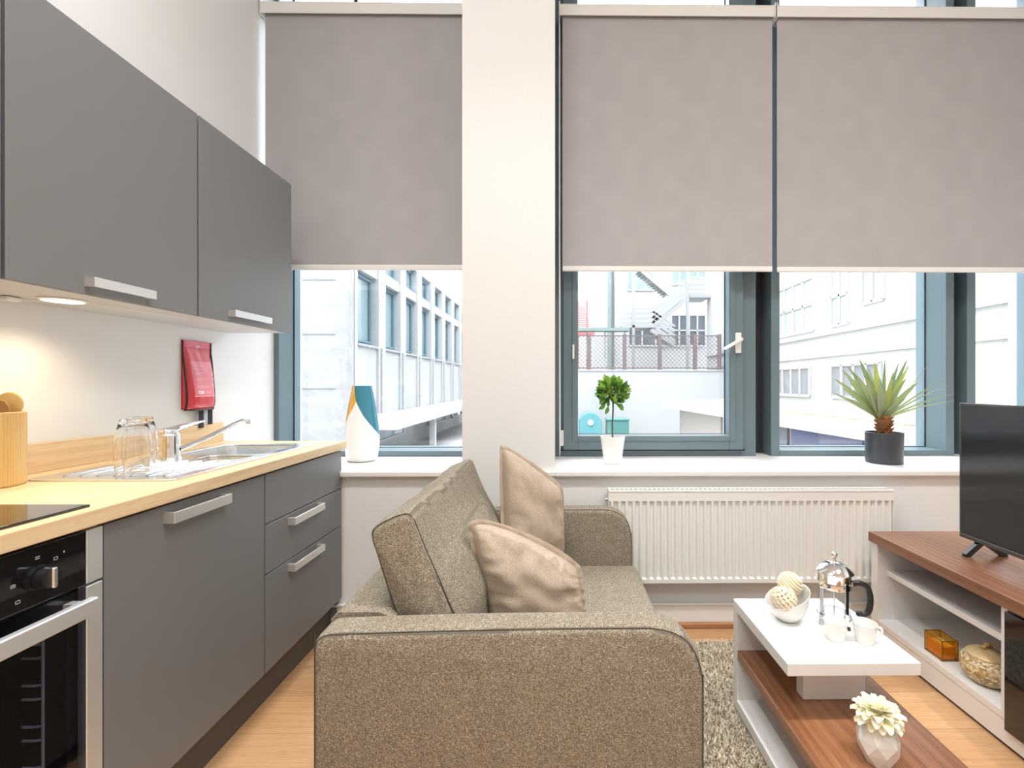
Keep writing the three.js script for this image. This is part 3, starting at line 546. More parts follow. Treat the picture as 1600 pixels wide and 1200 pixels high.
function pillow(A, B, C, D, thick, arch, sd, label) {                       // corners: top left, top right, bottom left, bottom right
  const mid = A.clone().add(B).add(C).add(D).multiplyScalar(0.25);
  const t = thing('throw_pillow', label, 'cushion', [mid.x, Math.min(A.y, B.y, C.y, D.y), -mid.z], 'beige scatter cushions on the sofa');
  const N = 36, P = (u, v) => A.clone().lerp(B, u).lerp(C.clone().lerp(D, u), v);
  const nrm = B.clone().sub(A).add(D.clone().sub(C)).cross(C.clone().sub(A).add(D.clone().sub(B))).normalize().negate();
  if (nrm.z < 0) nrm.negate();
  const pos = [], idx = [];
  const at = (u, v, s) => {
    let a = 2 * u - 1, b = 2 * v - 1; const w = Math.pow(Math.max(0, (1 - Math.pow(Math.abs(a), 3)) * (1 - Math.pow(Math.abs(b), 3))), 0.5);
    const k = 1 - 0.07 * Math.pow(a * a * b * b, 2), e = 0.03 * (1 - a * a) * b * b * Math.sign(b), f = 0.03 * (1 - b * b) * a * a * Math.sign(a), edge = Math.max(Math.abs(a), Math.abs(b));
    const p = P(0.5 + 0.5 * a * k - f * 0.5, 0.5 + 0.5 * b * k - e * 0.5 - arch * (1 - a * a) * (1 - v));
    const near = Math.pow(edge, 2.5) * (1 - Math.pow(edge, 14));
    const wr = 0.008 * noise.noise(a * 2.2 + sd, b * 2.2, s * 3) + 0.014 * near * noise.noise(a * 8 * (Math.abs(b) > Math.abs(a) ? 1 : 0.3), b * 8 * (Math.abs(a) > Math.abs(b) ? 1 : 0.3) + sd, s);
    return p.addScaledVector(nrm, s * thick / 2 * w + wr * w * 1.6 + 0.0 );
  };
  for (const s of [1, -1]) { const o = pos.length / 3; for (let j = 0; j <= N; j++) for (let i = 0; i <= N; i++) { const p = at(i / N, j / N, s); pos.push(p.x, p.y, p.z); } for (let j = 0; j < N; j++) for (let i = 0; i < N; i++) { const a = o + j * (N + 1) + i; s > 0 ? idx.push(a, a + N + 1, a + 1, a + 1, a + N + 1, a + N + 2) : idx.push(a, a + 1, a + N + 1, a + 1, a + N + 2, a + N + 1); } }
  let g = new THREE.BufferGeometry(); g.setAttribute('position', new THREE.Float32BufferAttribute(pos, 3)); g.setIndex(idx); g = mergeVertices(g, 1e-5); g.computeVertexNormals();
  obj('cover', metric(g), M.pillow, t);
  // flat sewn border, slightly wavy
  const per = []; for (let k = 0; k < 120; k++) { const q = k / 120 * 4, e = Math.floor(q), f = q - e; per.push(e === 0 ? [f, 0] : e === 1 ? [1, f] : e === 2 ? [1 - f, 1] : [0, 1 - f]); }
  const fp = [], fi = [], n = per.length;
  per.forEach(([u, v], k) => { const p = at(u, v, 0), out = p.clone().sub(mid).normalize(), wv = 0.005 * noise.noise(k * 0.5, sd, 1); for (const [r, h] of [[-0.006, 0.004], [0.016, 0.0025], [0.016, -0.0025], [-0.006, -0.004]]) { const q = p.clone().addScaledVector(out, r).addScaledVector(nrm, h + wv * (r > 0 ? 1.6 : 0)); fp.push(q.x, q.y, q.z); } });
  for (let k = 0; k < n; k++) { const j = (k + 1) % n; for (let s = 0; s < 4; s++) { const a = k * 4 + s, b = k * 4 + (s + 1) % 4, c = j * 4 + s, d = j * 4 + (s + 1) % 4; fi.push(a, b, c, b, d, c); } }
  const fg = new THREE.BufferGeometry(); fg.setAttribute('position', new THREE.Float32BufferAttribute(fp, 3)); fg.setIndex(fi); fg.computeVertexNormals();
  obj('sewn_border', metric(fg), M.pillow, t);
}
pillow(V(-0.272, 0.776, 1.43), V(0.078, 0.59, 1.53), V(-0.2, 0.4, 1.43), V(0.1, 0.398, 1.52), 0.17, 0.1, 2.3, 'beige scatter cushion lying nearest, slumped behind the near sofa arm');
pillow(V(-0.228, 0.955, 1.9), V(0.026, 0.745, 2.0), V(-0.2, 0.46, 1.83), V(0.034, 0.405, 2.03), 0.17, 0.02, 7.7, 'beige scatter cushion standing upright behind the other one, on the far seat');

// ================================================================ RADIATOR
{
  const x0 = 0.258, x1 = 1.637, y0 = 0.242, y1 = 0.69, df = 2.194, db = 2.254;
  const t = thing('radiator', 'white ribbed panel radiator under the window sill', 'radiator', [(x0 + x1) / 2, y0, df]);
  const n = 40, per = 10, rows = [0, 0.02, 0.045, 0.06, 0.5, 0.93, 0.945, 0.955, 1], pos = [], idx = [], W = n * per;
  for (const v of rows) for (let i = 0; i <= W; i++) {
    const f = (i / per) % 1, rib = f < 0.2 ? 0 : f < 0.34 ? (f - 0.2) / 0.14 : f < 0.66 ? 1 : f < 0.8 ? (0.8 - f) / 0.14 : 0;
    const win = v <= 0.045 || v >= 0.945 ? 0 : 1;
    pos.push(x0 + (x1 - x0) * i / W, y0 + (y1 - 0.03 - y0) * v, -(df + 0.011 * (i === 0 || i === W ? 0 : (1 - rib) * win)));
  }
  for (let j = 0; j < rows.length - 1; j++) for (let i = 0; i < W; i++) { const a = j * (W + 1) + i; idx.push(a, a + 1, a + W + 1, a + 1, a + W + 2, a + W + 1); }
  const g = new THREE.BufferGeometry(); g.setAttribute('position', new THREE.Float32BufferAttribute(pos, 3)); g.setIndex(idx);
  obj('ribbed_front', metric(toCreasedNormals(g, 0.35)), M.whiteMetal, t);
  obj('back_panel', [bb(x0 + 0.002, x1 - 0.002, y0, y1 - 0.03, db - 0.012, db, 0.003)], M.whiteMetal, t);
  for (const x of [x0 - 0.001, x1 - 0.003]) obj('side_panel', [bb(x, x + 0.004, y0, y1, df + 0.001, db, 0.0015, 1)], M.whiteMetal, t);
  const gr = [bb(x0, x1, y1 - 0.012, y1, df, df + 0.008, 0.003), bb(x0, x1, y1 - 0.012, y1, db - 0.008, db, 0.003), bb(x0, x1, y1 - 0.03, y1 - 0.008, df + 0.002, df + 0.006)];
  for (let k = 0; k <= 60; k++) { const x = x0 + 0.01 + (x1 - x0 - 0.02) * k / 60; gr.push(bb(x - 0.004, x + 0.004, y1 - 0.009, y1 - 0.003, df + 0.006, db - 0.006)); }
  obj('top_grille', gr, M.whiteMetal, t);
  obj('vent_plug', [cyl(0.009, 0.009, 0.014, 0, 0, 0, 16).rotateZ(Math.PI / 2).translate(x0 - 0.001, y1 - 0.05, -(df + 0.03))], M.chrome, t);
  for (const x of [x0 + 0.2, x1 - 0.23]) obj('bracket', bb(x, x + 0.03, y0 + 0.05, y1 - 0.06, db, WALL - 0.001), M.whiteMetal, t);
  for (const x of [x0 + 0.06, x1 - 0.06]) obj('pipe', cyl(0.0075, 0.0075, y0 + 0.01, x, 0, df + 0.03, 16), M.whiteMetal, t);
}

// ================================================================ RUG
{
  const x0 = 0.325, x1 = 1.12, d0 = 0.55, d1 = 2.09;
  const t = thing('rug', 'beige-grey shaggy rug under the coffee table and beside the sofa', 'rug', [(x0 + x1) / 2, 0, (d0 + d1) / 2]);
  obj('backing', bb(x0, x1, 0.0005, 0.012, d0, d1, 0.004), std({ map: T.rug, roughness: 1 }), t);
  const blade = new THREE.BufferGeometry(); blade.setAttribute('position', new THREE.Float32BufferAttribute([-0.0022, 0, 0, 0.0022, 0, 0, 0.0028, 0.012, 0.002, -0.0018, 0.012, 0.002, 0.001, 0.022, 0.009], 3)); blade.setIndex([0, 1, 2, 0, 2, 3, 3, 2, 4]); blade.computeVertexNormals();
  const cnt = 80000, im = new THREE.InstancedMesh(blade, std({ color: 0xffffff, roughness: 1, side: THREE.DoubleSide }), cnt), m = new THREE.Matrix4(), q = new THREE.Quaternion(), e = new THREE.Euler(), c = new THREE.Color();
  const pal = [[0.84, 0.75, 0.6], [0.66, 0.57, 0.43], [0.92, 0.86, 0.74], [0.42, 0.35, 0.26], [0.8, 0.73, 0.62]];
  for (let i = 0; i < cnt; i++) {
    const x = rr(x0, x1), d = rr(d0, d1), s = rr(0.75, 1.25);
    e.set(rr(-0.7, 0.7), rr(0, 6.28), rr(-0.7, 0.7)); q.setFromEuler(e); m.compose(new THREE.Vector3(x - (x0 + x1) / 2, 0.008, -(d - (d0 + d1) / 2)), q, new THREE.Vector3(s, s, s)); im.setMatrixAt(i, m);
    const k = pal[Math.floor(rnd() * 5)]; im.setColorAt(i, c.setRGB(...k));
  }
  im.name = 'pile'; im.userData.kind = 'stuff'; im.castShadow = im.receiveShadow = true; t.add(im);
}

// ================================================================ COFFEE TABLE
const TT = 0.415;
{
  const x0 = 0.652, x1 = 1.03, dB = 1.668;
  const t = thing('coffee_table', 'white coffee table with a cantilevered top and walnut middle shelf', 'coffee table', [(x0 + x1) / 2, 0.025, 1.25]);
  obj('tabletop', bb(x0, x1 + 0.0, TT - 0.035, TT, 1.277, dB, 0.0015, 2), M.lacquer, t);
  obj('back_panel', bb(x0, x1, 0.03, TT - 0.035, dB - 0.033, dB, 0.0012, 1), M.lacquer, t);
  obj('support_block', bb(x0 + 0.098, x0 + 0.287, 0.246, TT - 0.035, 1.376, 1.416, 0.0012, 1), M.lacquer, t);
  obj('walnut_shelf', bb(x0 + 0.002, x1 - 0.001, 0.212, 0.2455, 0.72, dB - 0.033, 0.0015, 2), M.walnut, t);
  obj('base_board', bb(x0, x1, 0.03, 0.066, 0.75, dB - 0.033, 0.0012, 2), M.lacquer, t);
  obj('front_panel', bb(x0 + 0.002, x1 - 0.001, 0.066, 0.212, 0.75, 0.785, 0.0012, 1), M.lacquer, t);
  for (const [x, d] of [[x0 + 0.04, 0.8], [x1 - 0.04, 0.8], [x0 + 0.04, 1.62], [x1 - 0.04, 1.62]]) obj('foot', [cyl(0.018, 0.018, 0.018, x, 0.0125, d, 20)], M.blackPlastic, t);
}
{ // french press
  const x = 0.92, d = 1.5, y = TT;
  const t = thing('french_press', 'glass and chrome french press with a black handle on the white table', 'french press', [x, y, d]);
  obj('beaker', lathe([[0, 0.018], [0.044, 0.018], [0.047, 0.022], [0.047, 0.165]], x, y, d, 48), M.clear, t);
  const fr = [];
  for (let k = 0; k < 4; k++) {
    const a = 0.25 + k * Math.PI / 2, up = new THREE.BoxGeometry(0.0125, 0.128, 0.002).translate(0, 0.08, 0.0497), leg = new THREE.BoxGeometry(0.0125, 0.019, 0.0025).rotateX(-0.45).translate(0, 0.0092, 0.0535);
    fr.push([a, [up.rotateY(a).translate(x, y, -d), leg.rotateY(a).translate(x, y, -d)]]);
  }
  for (const [, g] of fr) obj('strap', g, M.chrome, t);
  const band = (r0, r1, h0, h1) => lathe([[r0, h0], [r1, h0], [r1, h1], [r0, h1], [r0, h0]], x, y, d, 48);
  obj('band', band(0.0478, 0.0502, 0.12, 0.137), M.chrome, t); obj('band', band(0.0478, 0.0502, 0.022, 0.026), M.chrome, t);
  const lid = obj('lid', [lathe([[0.0, 0.201], [0.02, 0.1985], [0.038, 0.19], [0.05, 0.178], [0.0565, 0.172], [0.0575, 0.169], [0.055, 0.167], [0.0495, 0.166], [0.0485, 0.14], [0.046, 0.14], [0.046, 0.164], [0, 0.166]].reverse(), x, y, d, 48)], M.chrome, t);
  lid.attach(obj('knob', [new THREE.SphereGeometry(0.0095, 24, 16).translate(x, y + 0.223, -d), cyl(0.004, 0.004, 0.022, x, y + 0.197, d, 12), cyl(0.007, 0.005, 0.006, x, y + 0.199, d, 16)], M.chrome, t));
  obj('plunger_rod', [cyl(0.0022, 0.0022, 0.13, x, y + 0.035, d, 10)], M.chrome, t);
  obj('plunger_disc', [lathe([[0.0, 0.03], [0.044, 0.03], [0.0455, 0.034], [0.044, 0.037], [0, 0.037]], x, y, d, 40), new THREE.TorusGeometry(0.0445, 0.0022, 8, 48).rotateX(Math.PI / 2).translate(x, y + 0.03, -d)], M.inox, t);
  const H = (u, h) => new THREE.Vector3(x + u * 0.985, y + h, -d + u * 0.17);
  const hg = new THREE.TubeGeometry(new THREE.CatmullRomCurve3([H(0.055, 0.131), H(0.075, 0.134), H(0.097, 0.124), H(0.107, 0.1), H(0.107, 0.06), H(0.1, 0.04), H(0.085, 0.032), H(0.074, 0.034)]), 60, 0.0094, 12);
  obj('handle', [hg, new THREE.SphereGeometry(0.0094, 12, 8).translate(...H(0.074, 0.034).toArray())], M.blackPlastic, t);
  obj('handle_mount', bar(H(0.049, 0.131), H(0.062, 0.131), 0.012, 0.012), M.chrome, t); obj('handle_mount', bar(H(0.049, 0.034), H(0.07, 0.034), 0.004, 0.004), M.chrome, t);
}
function cup(x, d, ang, label) {
  const t = thing('cup', label, 'cup', [x, TT, d], 'white espresso cups on the coffee table');
  obj('body', lathe([[0, 0.004], [0.02, 0.004], [0.021, 0], [0.0235, 0], [0.0255, 0.006], [0.029, 0.03], [0.0325, 0.058], [0.0322, 0.06], [0.0308, 0.059], [0.027, 0.03], [0.022, 0.008], [0, 0.007]], x, TT, d, 40), M.porcelain, t);
  const c = Math.cos(ang), s = Math.sin(ang), P = (r, h) => new THREE.Vector3(x + r * c, TT + h, -d + r * s);
  obj('handle', [tube([P(0.0295, 0.047), P(0.042, 0.047), P(0.0455, 0.036), P(0.041, 0.022), P(0.0275, 0.02)], 0.0038, 24, 10)], M.porcelain, t);
}
cup(0.862, 1.4, 0.35, 'white espresso cup directly in front of the french press');
cup(0.944, 1.385, 0.25, 'white espresso cup to the right, under the black handle of the french press');
{ // slanted bowl and balls
  const x = 0.775, d = 1.52, y = TT;
  const t = thing('bowl', 'small white bowl with a slanted rim holding two balls', 'bowl', [x, y, d]);
  const g = lathe([[0, 0.006], [0.02, 0.004], [0.022, 0], [0.026, 0], [0.036, 0.008], [0.052, 0.028], [0.062, 0.05], [0.068, 0.078], [0.0672, 0.08], [0.0655, 0.078], [0.0595, 0.05], [0.049, 0.03], [0.034, 0.012], [0, 0.008]], 0, 0, 0, 56);
  const p = g.attributes.position; for (let i = 0; i < p.count; i++) { const h = p.getY(i), k = Math.max(0, h - 0.01) / 0.07; p.setY(i, h + k * k * (p.getX(i) * 0.42 - p.getZ(i) * 0.04) ); } g.computeVertexNormals(); g.translate(x, y, -d);
  obj('body', g, M.porcelain, t);
  const b1 = thing('decorative_ball', 'ball covered in pale round slices, lower left in the slanted bowl', 'ball', [x - 0.014, y + 0.075, d - 0.018]);
  const c = new THREE.Vector3(x - 0.024, y + 0.078, -(d - 0.026)), R = 0.038;
  obj('core', new THREE.SphereGeometry(R - 0.002, 32, 20).translate(...c.toArray()), std({ color: lin(0.16, 0.09, 0.07), roughness: 0.9 }), b1);
  const disc = new THREE.CylinderGeometry(0.0063, 0.0066, 0.005, 14), dm = [std({ color: lin(0.82, 0.74, 0.58), roughness: 0.8 }), std({ color: lin(0.74, 0.64, 0.46), roughness: 0.8 })];
  for (let i = 0; i < 120; i++) { const yy = 1 - 2 * (i + 0.5) / 120, ra = Math.sqrt(1 - yy * yy), th = i * 2.39996, n = new THREE.Vector3(ra * Math.cos(th), yy, ra * Math.sin(th)); const o = new THREE.Mesh(disc, dm[i % 2]); o.name = 'round_slice'; o.castShadow = o.receiveShadow = true; o.position.copy(c.clone().addScaledVector(n, R - 0.0005)).sub(b1.position); o.quaternion.setFromUnitVectors(new THREE.Vector3(0, 1, 0), n); b1.add(o); }
  const b2 = thing('decorative_ball', 'cream ball wound with ridged coils, behind in the slanted bowl', 'ball', [x + 0.014, y + 0.11, d + 0.02]);
  const c2 = new THREE.Vector3(x + 0.022, y + 0.106, -(d + 0.026)), R2 = 0.0385, ax = new THREE.Vector3(0.6, 0.7, 0.25).normalize(), q = new THREE.Quaternion().setFromUnitVectors(new THREE.Vector3(0, 0, 1), ax), cm = std({ color: lin(0.76, 0.66, 0.44), roughness: 0.8 });
  obj('core', new THREE.SphereGeometry(R2 - 0.003, 32, 20).translate(...c2.toArray()), cm, b2);
  for (let i = 0; i < 9; i++) { const a = -1 + 2 * (i + 0.5) / 9, r = R2 * Math.sqrt(1 - a * a * 0.98) - 0.002, tg = new THREE.TorusGeometry(r, 0.0044, 10, 48); tg.applyQuaternion(q); tg.translate(...c2.clone().addScaledVector(ax, a * R2 * 0.96).toArray()); obj('coil', tg, i % 2 ? cm : dm[0], b2); }
}
{ // faceted vase and flower
  const x = 0.816, d = 1.15, y = 0.2458;
  const t = thing('faceted_vase', 'small white faceted vase on the walnut shelf of the coffee table', 'vase', [x, y, d]);
  const rings = [[0.028, 0, 0], [0.046, 0.034, 0.5], [0.0485, 0.062, 0], [0.037, 0.092, 0.5], [0.024, 0.108, 0]], S = 7, pos = [];
  const pt = (k, i) => { const [r, h, o] = rings[k], a = (i + o) / S * 2 * Math.PI + 0.4, j = 1 + 0.09 * (hash(i % S, k, 3) - 0.5); return [x + r * j * Math.cos(a), y + h + (k > 0 && k < 4 ? 0.012 * (hash(i % S, k, 9) - 0.5) : 0), -d + r * j * Math.sin(a)]; };
  for (let k = 0; k < 4; k++) for (let i = 0; i < S; i++) { const a = pt(k, i), b = pt(k, i + 1), c = pt(k + 1, i), e = pt(k + 1, i + 1), z = rings[k][2] === 0; z ? pos.push(...a, ...c, ...b, ...b, ...c, ...e) : pos.push(...a, ...c, ...e, ...a, ...e, ...b); }
  for (let i = 0; i < S; i++) { pos.push(...pt(0, i), ...pt(0, i + 1), x, y, -d); pos.push(...pt(4, i), x, y + 0.08, -d, ...pt(4, i + 1)); }
  const g = new THREE.BufferGeometry(); g.setAttribute('position', new THREE.Float32BufferAttribute(pos, 3)); g.computeVertexNormals();
  obj('body', metric(g), std({ color: lin(0.8, 0.79, 0.76), roughness: 0.4, side: THREE.DoubleSide }), t);
  const f = thing('flower', 'pale yellow many-petalled flower in the small faceted vase', 'flower', [x, y + 0.105, d]);
  obj('stem', [cyl(0.003, 0.003, 0.05, x, y + 0.085, d, 8)], std({ color: lin(0.12, 0.25, 0.06), roughness: 0.7 }), f);
  obj('flower_head', new THREE.SphereGeometry(0.016, 20, 14).scale(1, 0.7, 1).translate(x, y + 0.124, -d), std({ color: lin(0.82, 0.7, 0.3), roughness: 0.8 }), f);
  const L = 0.054, pg = new THREE.PlaneGeometry(1, 1, 4, 6); { const p = pg.attributes.position; for (let i = 0; i < p.count; i++) { const u = p.getX(i) * 2, v = p.getY(i) + 0.5, w = 0.0145 * Math.sin(Math.PI * Math.min(1, 0.12 + v * 0.74)) ; p.setXYZ(i, u * w, v * L, 0.3 * L * v * v - 0.006 * u * u); } pg.computeVertexNormals(); }
  const pm = [phys({ color: lin(0.95, 0.91, 0.66), roughness: 0.8, side: THREE.DoubleSide, transmission: 0.3, thickness: 0 }), phys({ color: lin(0.95, 0.94, 0.82), roughness: 0.8, side: THREE.DoubleSide, transmission: 0.3, thickness: 0 })];
  const lay = [[14, 1.72, 1.0], [14, 1.35, 1.02], [12, 1.0, 0.95], [10, 0.65, 0.85], [7, 0.3, 0.7]];
  lay.forEach(([n, el, s], k) => { for (let i = 0; i < n; i++) { const o = new THREE.Mesh(pg, pm[(i + k) % 2]); o.name = 'petal'; o.castShadow = o.receiveShadow = true; const a = (i + 0.5 * (k % 2) + rr(-0.15, 0.15)) / n * 2 * Math.PI; o.rotation.order = 'YXZ'; o.rotation.set(el + rr(-0.12, 0.12), a, 0); o.scale.setScalar(s * rr(0.9, 1.08)); o.position.set(0, 0.016, 0); f.add(o); } });
}

// ================================================================ TV STAND, TELEVISION
{
  const x0 = 1.485, x1 = 1.93, d0 = 0.35, d1 = 2.136, H = 0.466;
  const t = thing('tv_stand', 'long white tv stand with a walnut top, open shelves and black door', 'tv stand', [1.7, 0, 1.24]);
  obj('walnut_top', bb(x0 - 0.014, x1 + 0.01, H, 0.508, d0, d1, 0.0015, 2), M.walnut, t);
  obj('end_panel', bb(x0, x1, 0.012, H, d1 - 0.042, d1, 0.001, 1), M.lacquer, t);
  obj('end_panel', bb(x0, x1, 0.012, H, d0, d0 + 0.04, 0.001, 1), M.lacquer, t);
  obj('divider', bb(x0, x1 - 0.012, 0.115, H, 1.488, 1.51, 0.001, 1), M.lacquer, t);
  obj('back_panel', bb(x1 - 0.012, x1, 0.03, H, d0 + 0.04, d1 - 0.042), M.lacquer, t);
  obj('base_board', [bb(x0, x1 - 0.012, 0.09, 0.116, d0 + 0.04, d1 - 0.042, 0.001, 1)], M.lacquer, t);
  obj('front_rail', [bb(x0 + 0.002, x0 + 0.02, 0.012, 0.0885, d0 + 0.04, d1 - 0.042, 0.001, 1)], M.lacquer, t);
  obj('shelf', bb(x0 + 0.045, x1 - 0.012, 0.318, 0.342, 1.51, d1 - 0.042, 0.001, 1), M.lacquer, t);
  obj('door', bb(x0 - 0.012, x0 + 0.004, 0.067, 0.455, 0.9, 1.487, 0.001, 1), M.blackGlass, t);
  obj('foot_strip', [bb(x0 + 0.012, x1 - 0.02, 0, 0.012, d0 + 0.02, d1 - 0.01)], M.blackPlastic, t);
}
{
  const fx = 1.685, d0 = 0.935, d1 = 1.892, y0 = 0.566, y1 = 1.121;
  const t = thing('television', 'black flat television on splayed feet on the walnut top', 'television', [fx + 0.025, 0.508, 1.41]);
  obj('housing', [bb(fx + 0.012, fx + 0.05, y0 + 0.03, y1 - 0.03, d0 + 0.03, d1 - 0.03, 0.012), bb(fx + 0.002, fx + 0.02, y0, y1, d0, d1, 0.004)], M.blackPlastic, t);
  obj('bezel', [bb(fx, fx + 0.012, y1 - 0.009, y1, d0, d1, 0.002), bb(fx, fx + 0.012, y0, y0 + 0.016, d0, d1, 0.002), bb(fx, fx + 0.012, y0 + 0.016, y1 - 0.009, d0, d0 + 0.009, 0.002), bb(fx, fx + 0.012, y0 + 0.016, y1 - 0.009, d1 - 0.009, d1, 0.002)], phys({ color: lin(0.05, 0.052, 0.056), roughness: 0.25, clearcoat: 0.5 }), t);
  obj('screen', bb(fx + 0.0015, fx + 0.006, y0 + 0.016, y1 - 0.009, d0 + 0.009, d1 - 0.009), phys({ color: lin(0.01, 0.01, 0.011), roughness: 0.16, clearcoat: 0.4, clearcoatRoughness: 0.1 }), t);
  for (const d of [1.83, 1.0]) {
    const s = shape([[-0.062, 0], [-0.062, 0.008], [0.0, 0.062], [0.026, 0.062], [0.105, 0.008], [0.105, 0], [0.085, 0], [0.018, 0.046], [0.008, 0.046], [-0.044, 0]]);
    const g = new THREE.ExtrudeGeometry(s, { depth: 0.016, bevelEnabled: true, bevelSize: 0.0015, bevelThickness: 0.0015, bevelSegments: 2 }); g.translate(fx + 0.02, 0.5095, -d); obj('foot', g, M.blackPlastic, t);
  }
}
{ // amber candle glass
  const x = 1.543, d = 1.815, y = 0.1162, t = thing('candle_glass', 'square amber glass candle holder on the lower shelf', 'candle', [x, y, d]);
  const w = 0.031, l = 0.042, h = 0.078, amber = phys({ color: lin(0.95, 0.74, 0.32), transmission: 1, thickness: 0, roughness: 0.02, ior: 1.5 });
  obj('glass', [bb(-w, -w + 0.004, 0.004, h, -l, l), bb(w - 0.004, w, 0.004, h, -l, l), bb(-w + 0.004, w - 0.004, 0.004, h, -l, -l + 0.004), bb(-w + 0.004, w - 0.004, 0.004, h, l - 0.004, l)].map((g) => g.translate(x, y, -d)), amber, t);
  const e = [], q = 0.0013; for (const a of [-1, 1]) for (const b of [-1, 1]) e.push(bb(a * w - q, a * w + q, 0, h, b * l - q, b * l + q)); for (const yy of [q, h]) for (const a of [-1, 1]) e.push(bb(-w, w, yy - q, yy + q, a * l - q, a * l + q), bb(a * w - q, a * w + q, yy - q, yy + q, -l, l));
  obj('edge', e.map((g) => g.translate(x, y, -d)), std({ color: lin(0.22, 0.11, 0.012), roughness: 0.2 }), t);
  obj('wax', bb(x - w + 0.005, x + w - 0.005, y + 0.004, y + 0.052, d - l + 0.005, d + l - 0.005, 0.003), std({ color: lin(0.82, 0.58, 0.18), roughness: 0.5 }), t);
  obj('wick', [cyl(0.001, 0.001, 0.015, x, y + 0.052, d, 6)], M.blackPlastic, t);
}
{ // lidded pot
  const x = 1.572, d = 1.653, y = 0.1162, t = thing('lidded_pot', 'round pot covered in shell chips with a gold lid and knotted handle', 'pot', [x, y, d]);
  T.shell.repeat.set(1, 0.36); const sm = std({ map: T.shell, roughness: 0.45, bumpMap: T.shell, bumpScale: 0.0025 });
  const g = lathe([[0, 0.001], [0.042, 0], [0.058, 0.012], [0.073, 0.036], [0.077, 0.056], [0.073, 0.078], [0.064, 0.093], [0.057, 0.098]], x, y, d, 56);
  obj('body', g, sm, t);
  const lid = obj('lid', [lathe([[0, 0.121], [0.02, 0.12], [0.043, 0.112], [0.059, 0.1], [0.06, 0.096], [0.055, 0.094]].reverse(), x, y, d, 48)], std({ color: lin(0.6, 0.45, 0.24), roughness: 0.42, metalness: 0.2 }), t);
  lid.attach(obj('knotted_handle', [tube([-2, -1, 0, 1, 2].map((k) => V(x + k * 0.011, y + 0.128 - Math.abs(k) * 0.003 + (k ? 0 : 0.006), d + (k % 2) * 0.003)), 0.0055, 24, 10), new THREE.SphereGeometry(0.009, 16, 12).translate(x + 0.003, y + 0.134, -d), tube([V(x + 0.004, y + 0.136, d), V(x + 0.02, y + 0.14, d - 0.008), V(x + 0.03, y + 0.128, d - 0.014)], 0.004, 12, 8)], std({ color: lin(0.42, 0.28, 0.1), roughness: 0.45 }), t));
}

// ================================================================ ON THE SILLS
{ // tall vase
  const x = -1.075, d = 2.56, t = thing('tall_vase', 'tall white vase with teal and yellow glaze at its neck, on the left sill', 'vase', [x, SILL, d]);
  const cv = document.createElement('canvas'); cv.width = cv.height = 1024; const c = cv.getContext('2d'); const X = (u) => u * 1024, Y = (v) => (1 - v) * 1024;
  c.fillStyle = '#f4f2ef'; c.fillRect(0, 0, 1024, 1024);
  const poly = (col, pts) => { c.fillStyle = col; c.beginPath(); pts.forEach(([u, v], i) => i ? c.lineTo(X(u), Y(v)) : c.moveTo(X(u), Y(v))); c.closePath(); c.fill(); };
  poly('#e0a83c', [[0.1, 1.01], [0.1, 0.55], [0.18, 0.45], [0.25, 0.42], [0.31, 0.53], [0.36, 0.63], [0.4, 0.71], [0.432, 0.79], [0.46, 1.01]]);
  poly('#2f7f94', [[0.375, 1.01], [0.39, 0.93], [0.41, 0.86], [0.43, 0.79], [0.47, 0.71], [0.52, 0.6], [0.57, 0.51], [0.63, 0.42], [0.69, 0.355], [0.75, 0.325], [0.82, 0.32], [0.9, 0.4], [1.0, 0.6], [1.0, 1.01]]);
  const ct = new THREE.CanvasTexture(cv); ct.colorSpace = THREE.SRGBColorSpace;
  const prof = [[0, 0.004], [0.065, 0.002], [0.075, 0.006], [0.084, 0.03], [0.091, 0.08], [0.092, 0.12], [0.087, 0.2], [0.076, 0.28], [0.062, 0.36], [0.053, 0.405], [0.051, 0.417]];
  const g = new THREE.LatheGeometry(prof.map(([r, h]) => new THREE.Vector2(r, h)), 64); { const p = g.attributes.position, uv = g.attributes.uv; for (let i = 0; i < uv.count; i++) uv.setY(i, p.getY(i) / 0.42); }
  g.rotateY(Math.PI + 0.36); g.translate(x, SILL, -d);
  obj('body', g, phys({ map: ct, roughness: 0.25, clearcoat: 0.6, clearcoatRoughness: 0.08 }), t);
  obj('inner_wall', lathe([[0.051, 0.417], [0.048, 0.417], [0.05, 0.4], [0.07, 0.28], [0.08, 0.1], [0, 0.05]], x, SILL, d, 48), std({ color: lin(0.03, 0.2, 0.27), roughness: 0.3 }), t);
}
function leafGeo(L, W, curl, n = 6, fold = 0.25) {
  const g = new THREE.PlaneGeometry(1, 1, 2, n), p = g.attributes.position;
  for (let i = 0; i < p.count; i++) { const u = p.getX(i) * 2, v = p.getY(i) + 0.5, w = W / 2 * Math.pow(Math.sin(Math.PI * Math.min(0.999, 0.06 + v * 0.94)), 0.8); p.setXYZ(i, u * w, v * L, -curl * L * v * v + fold * Math.abs(u) * w); }
  g.computeVertexNormals(); return g;
}
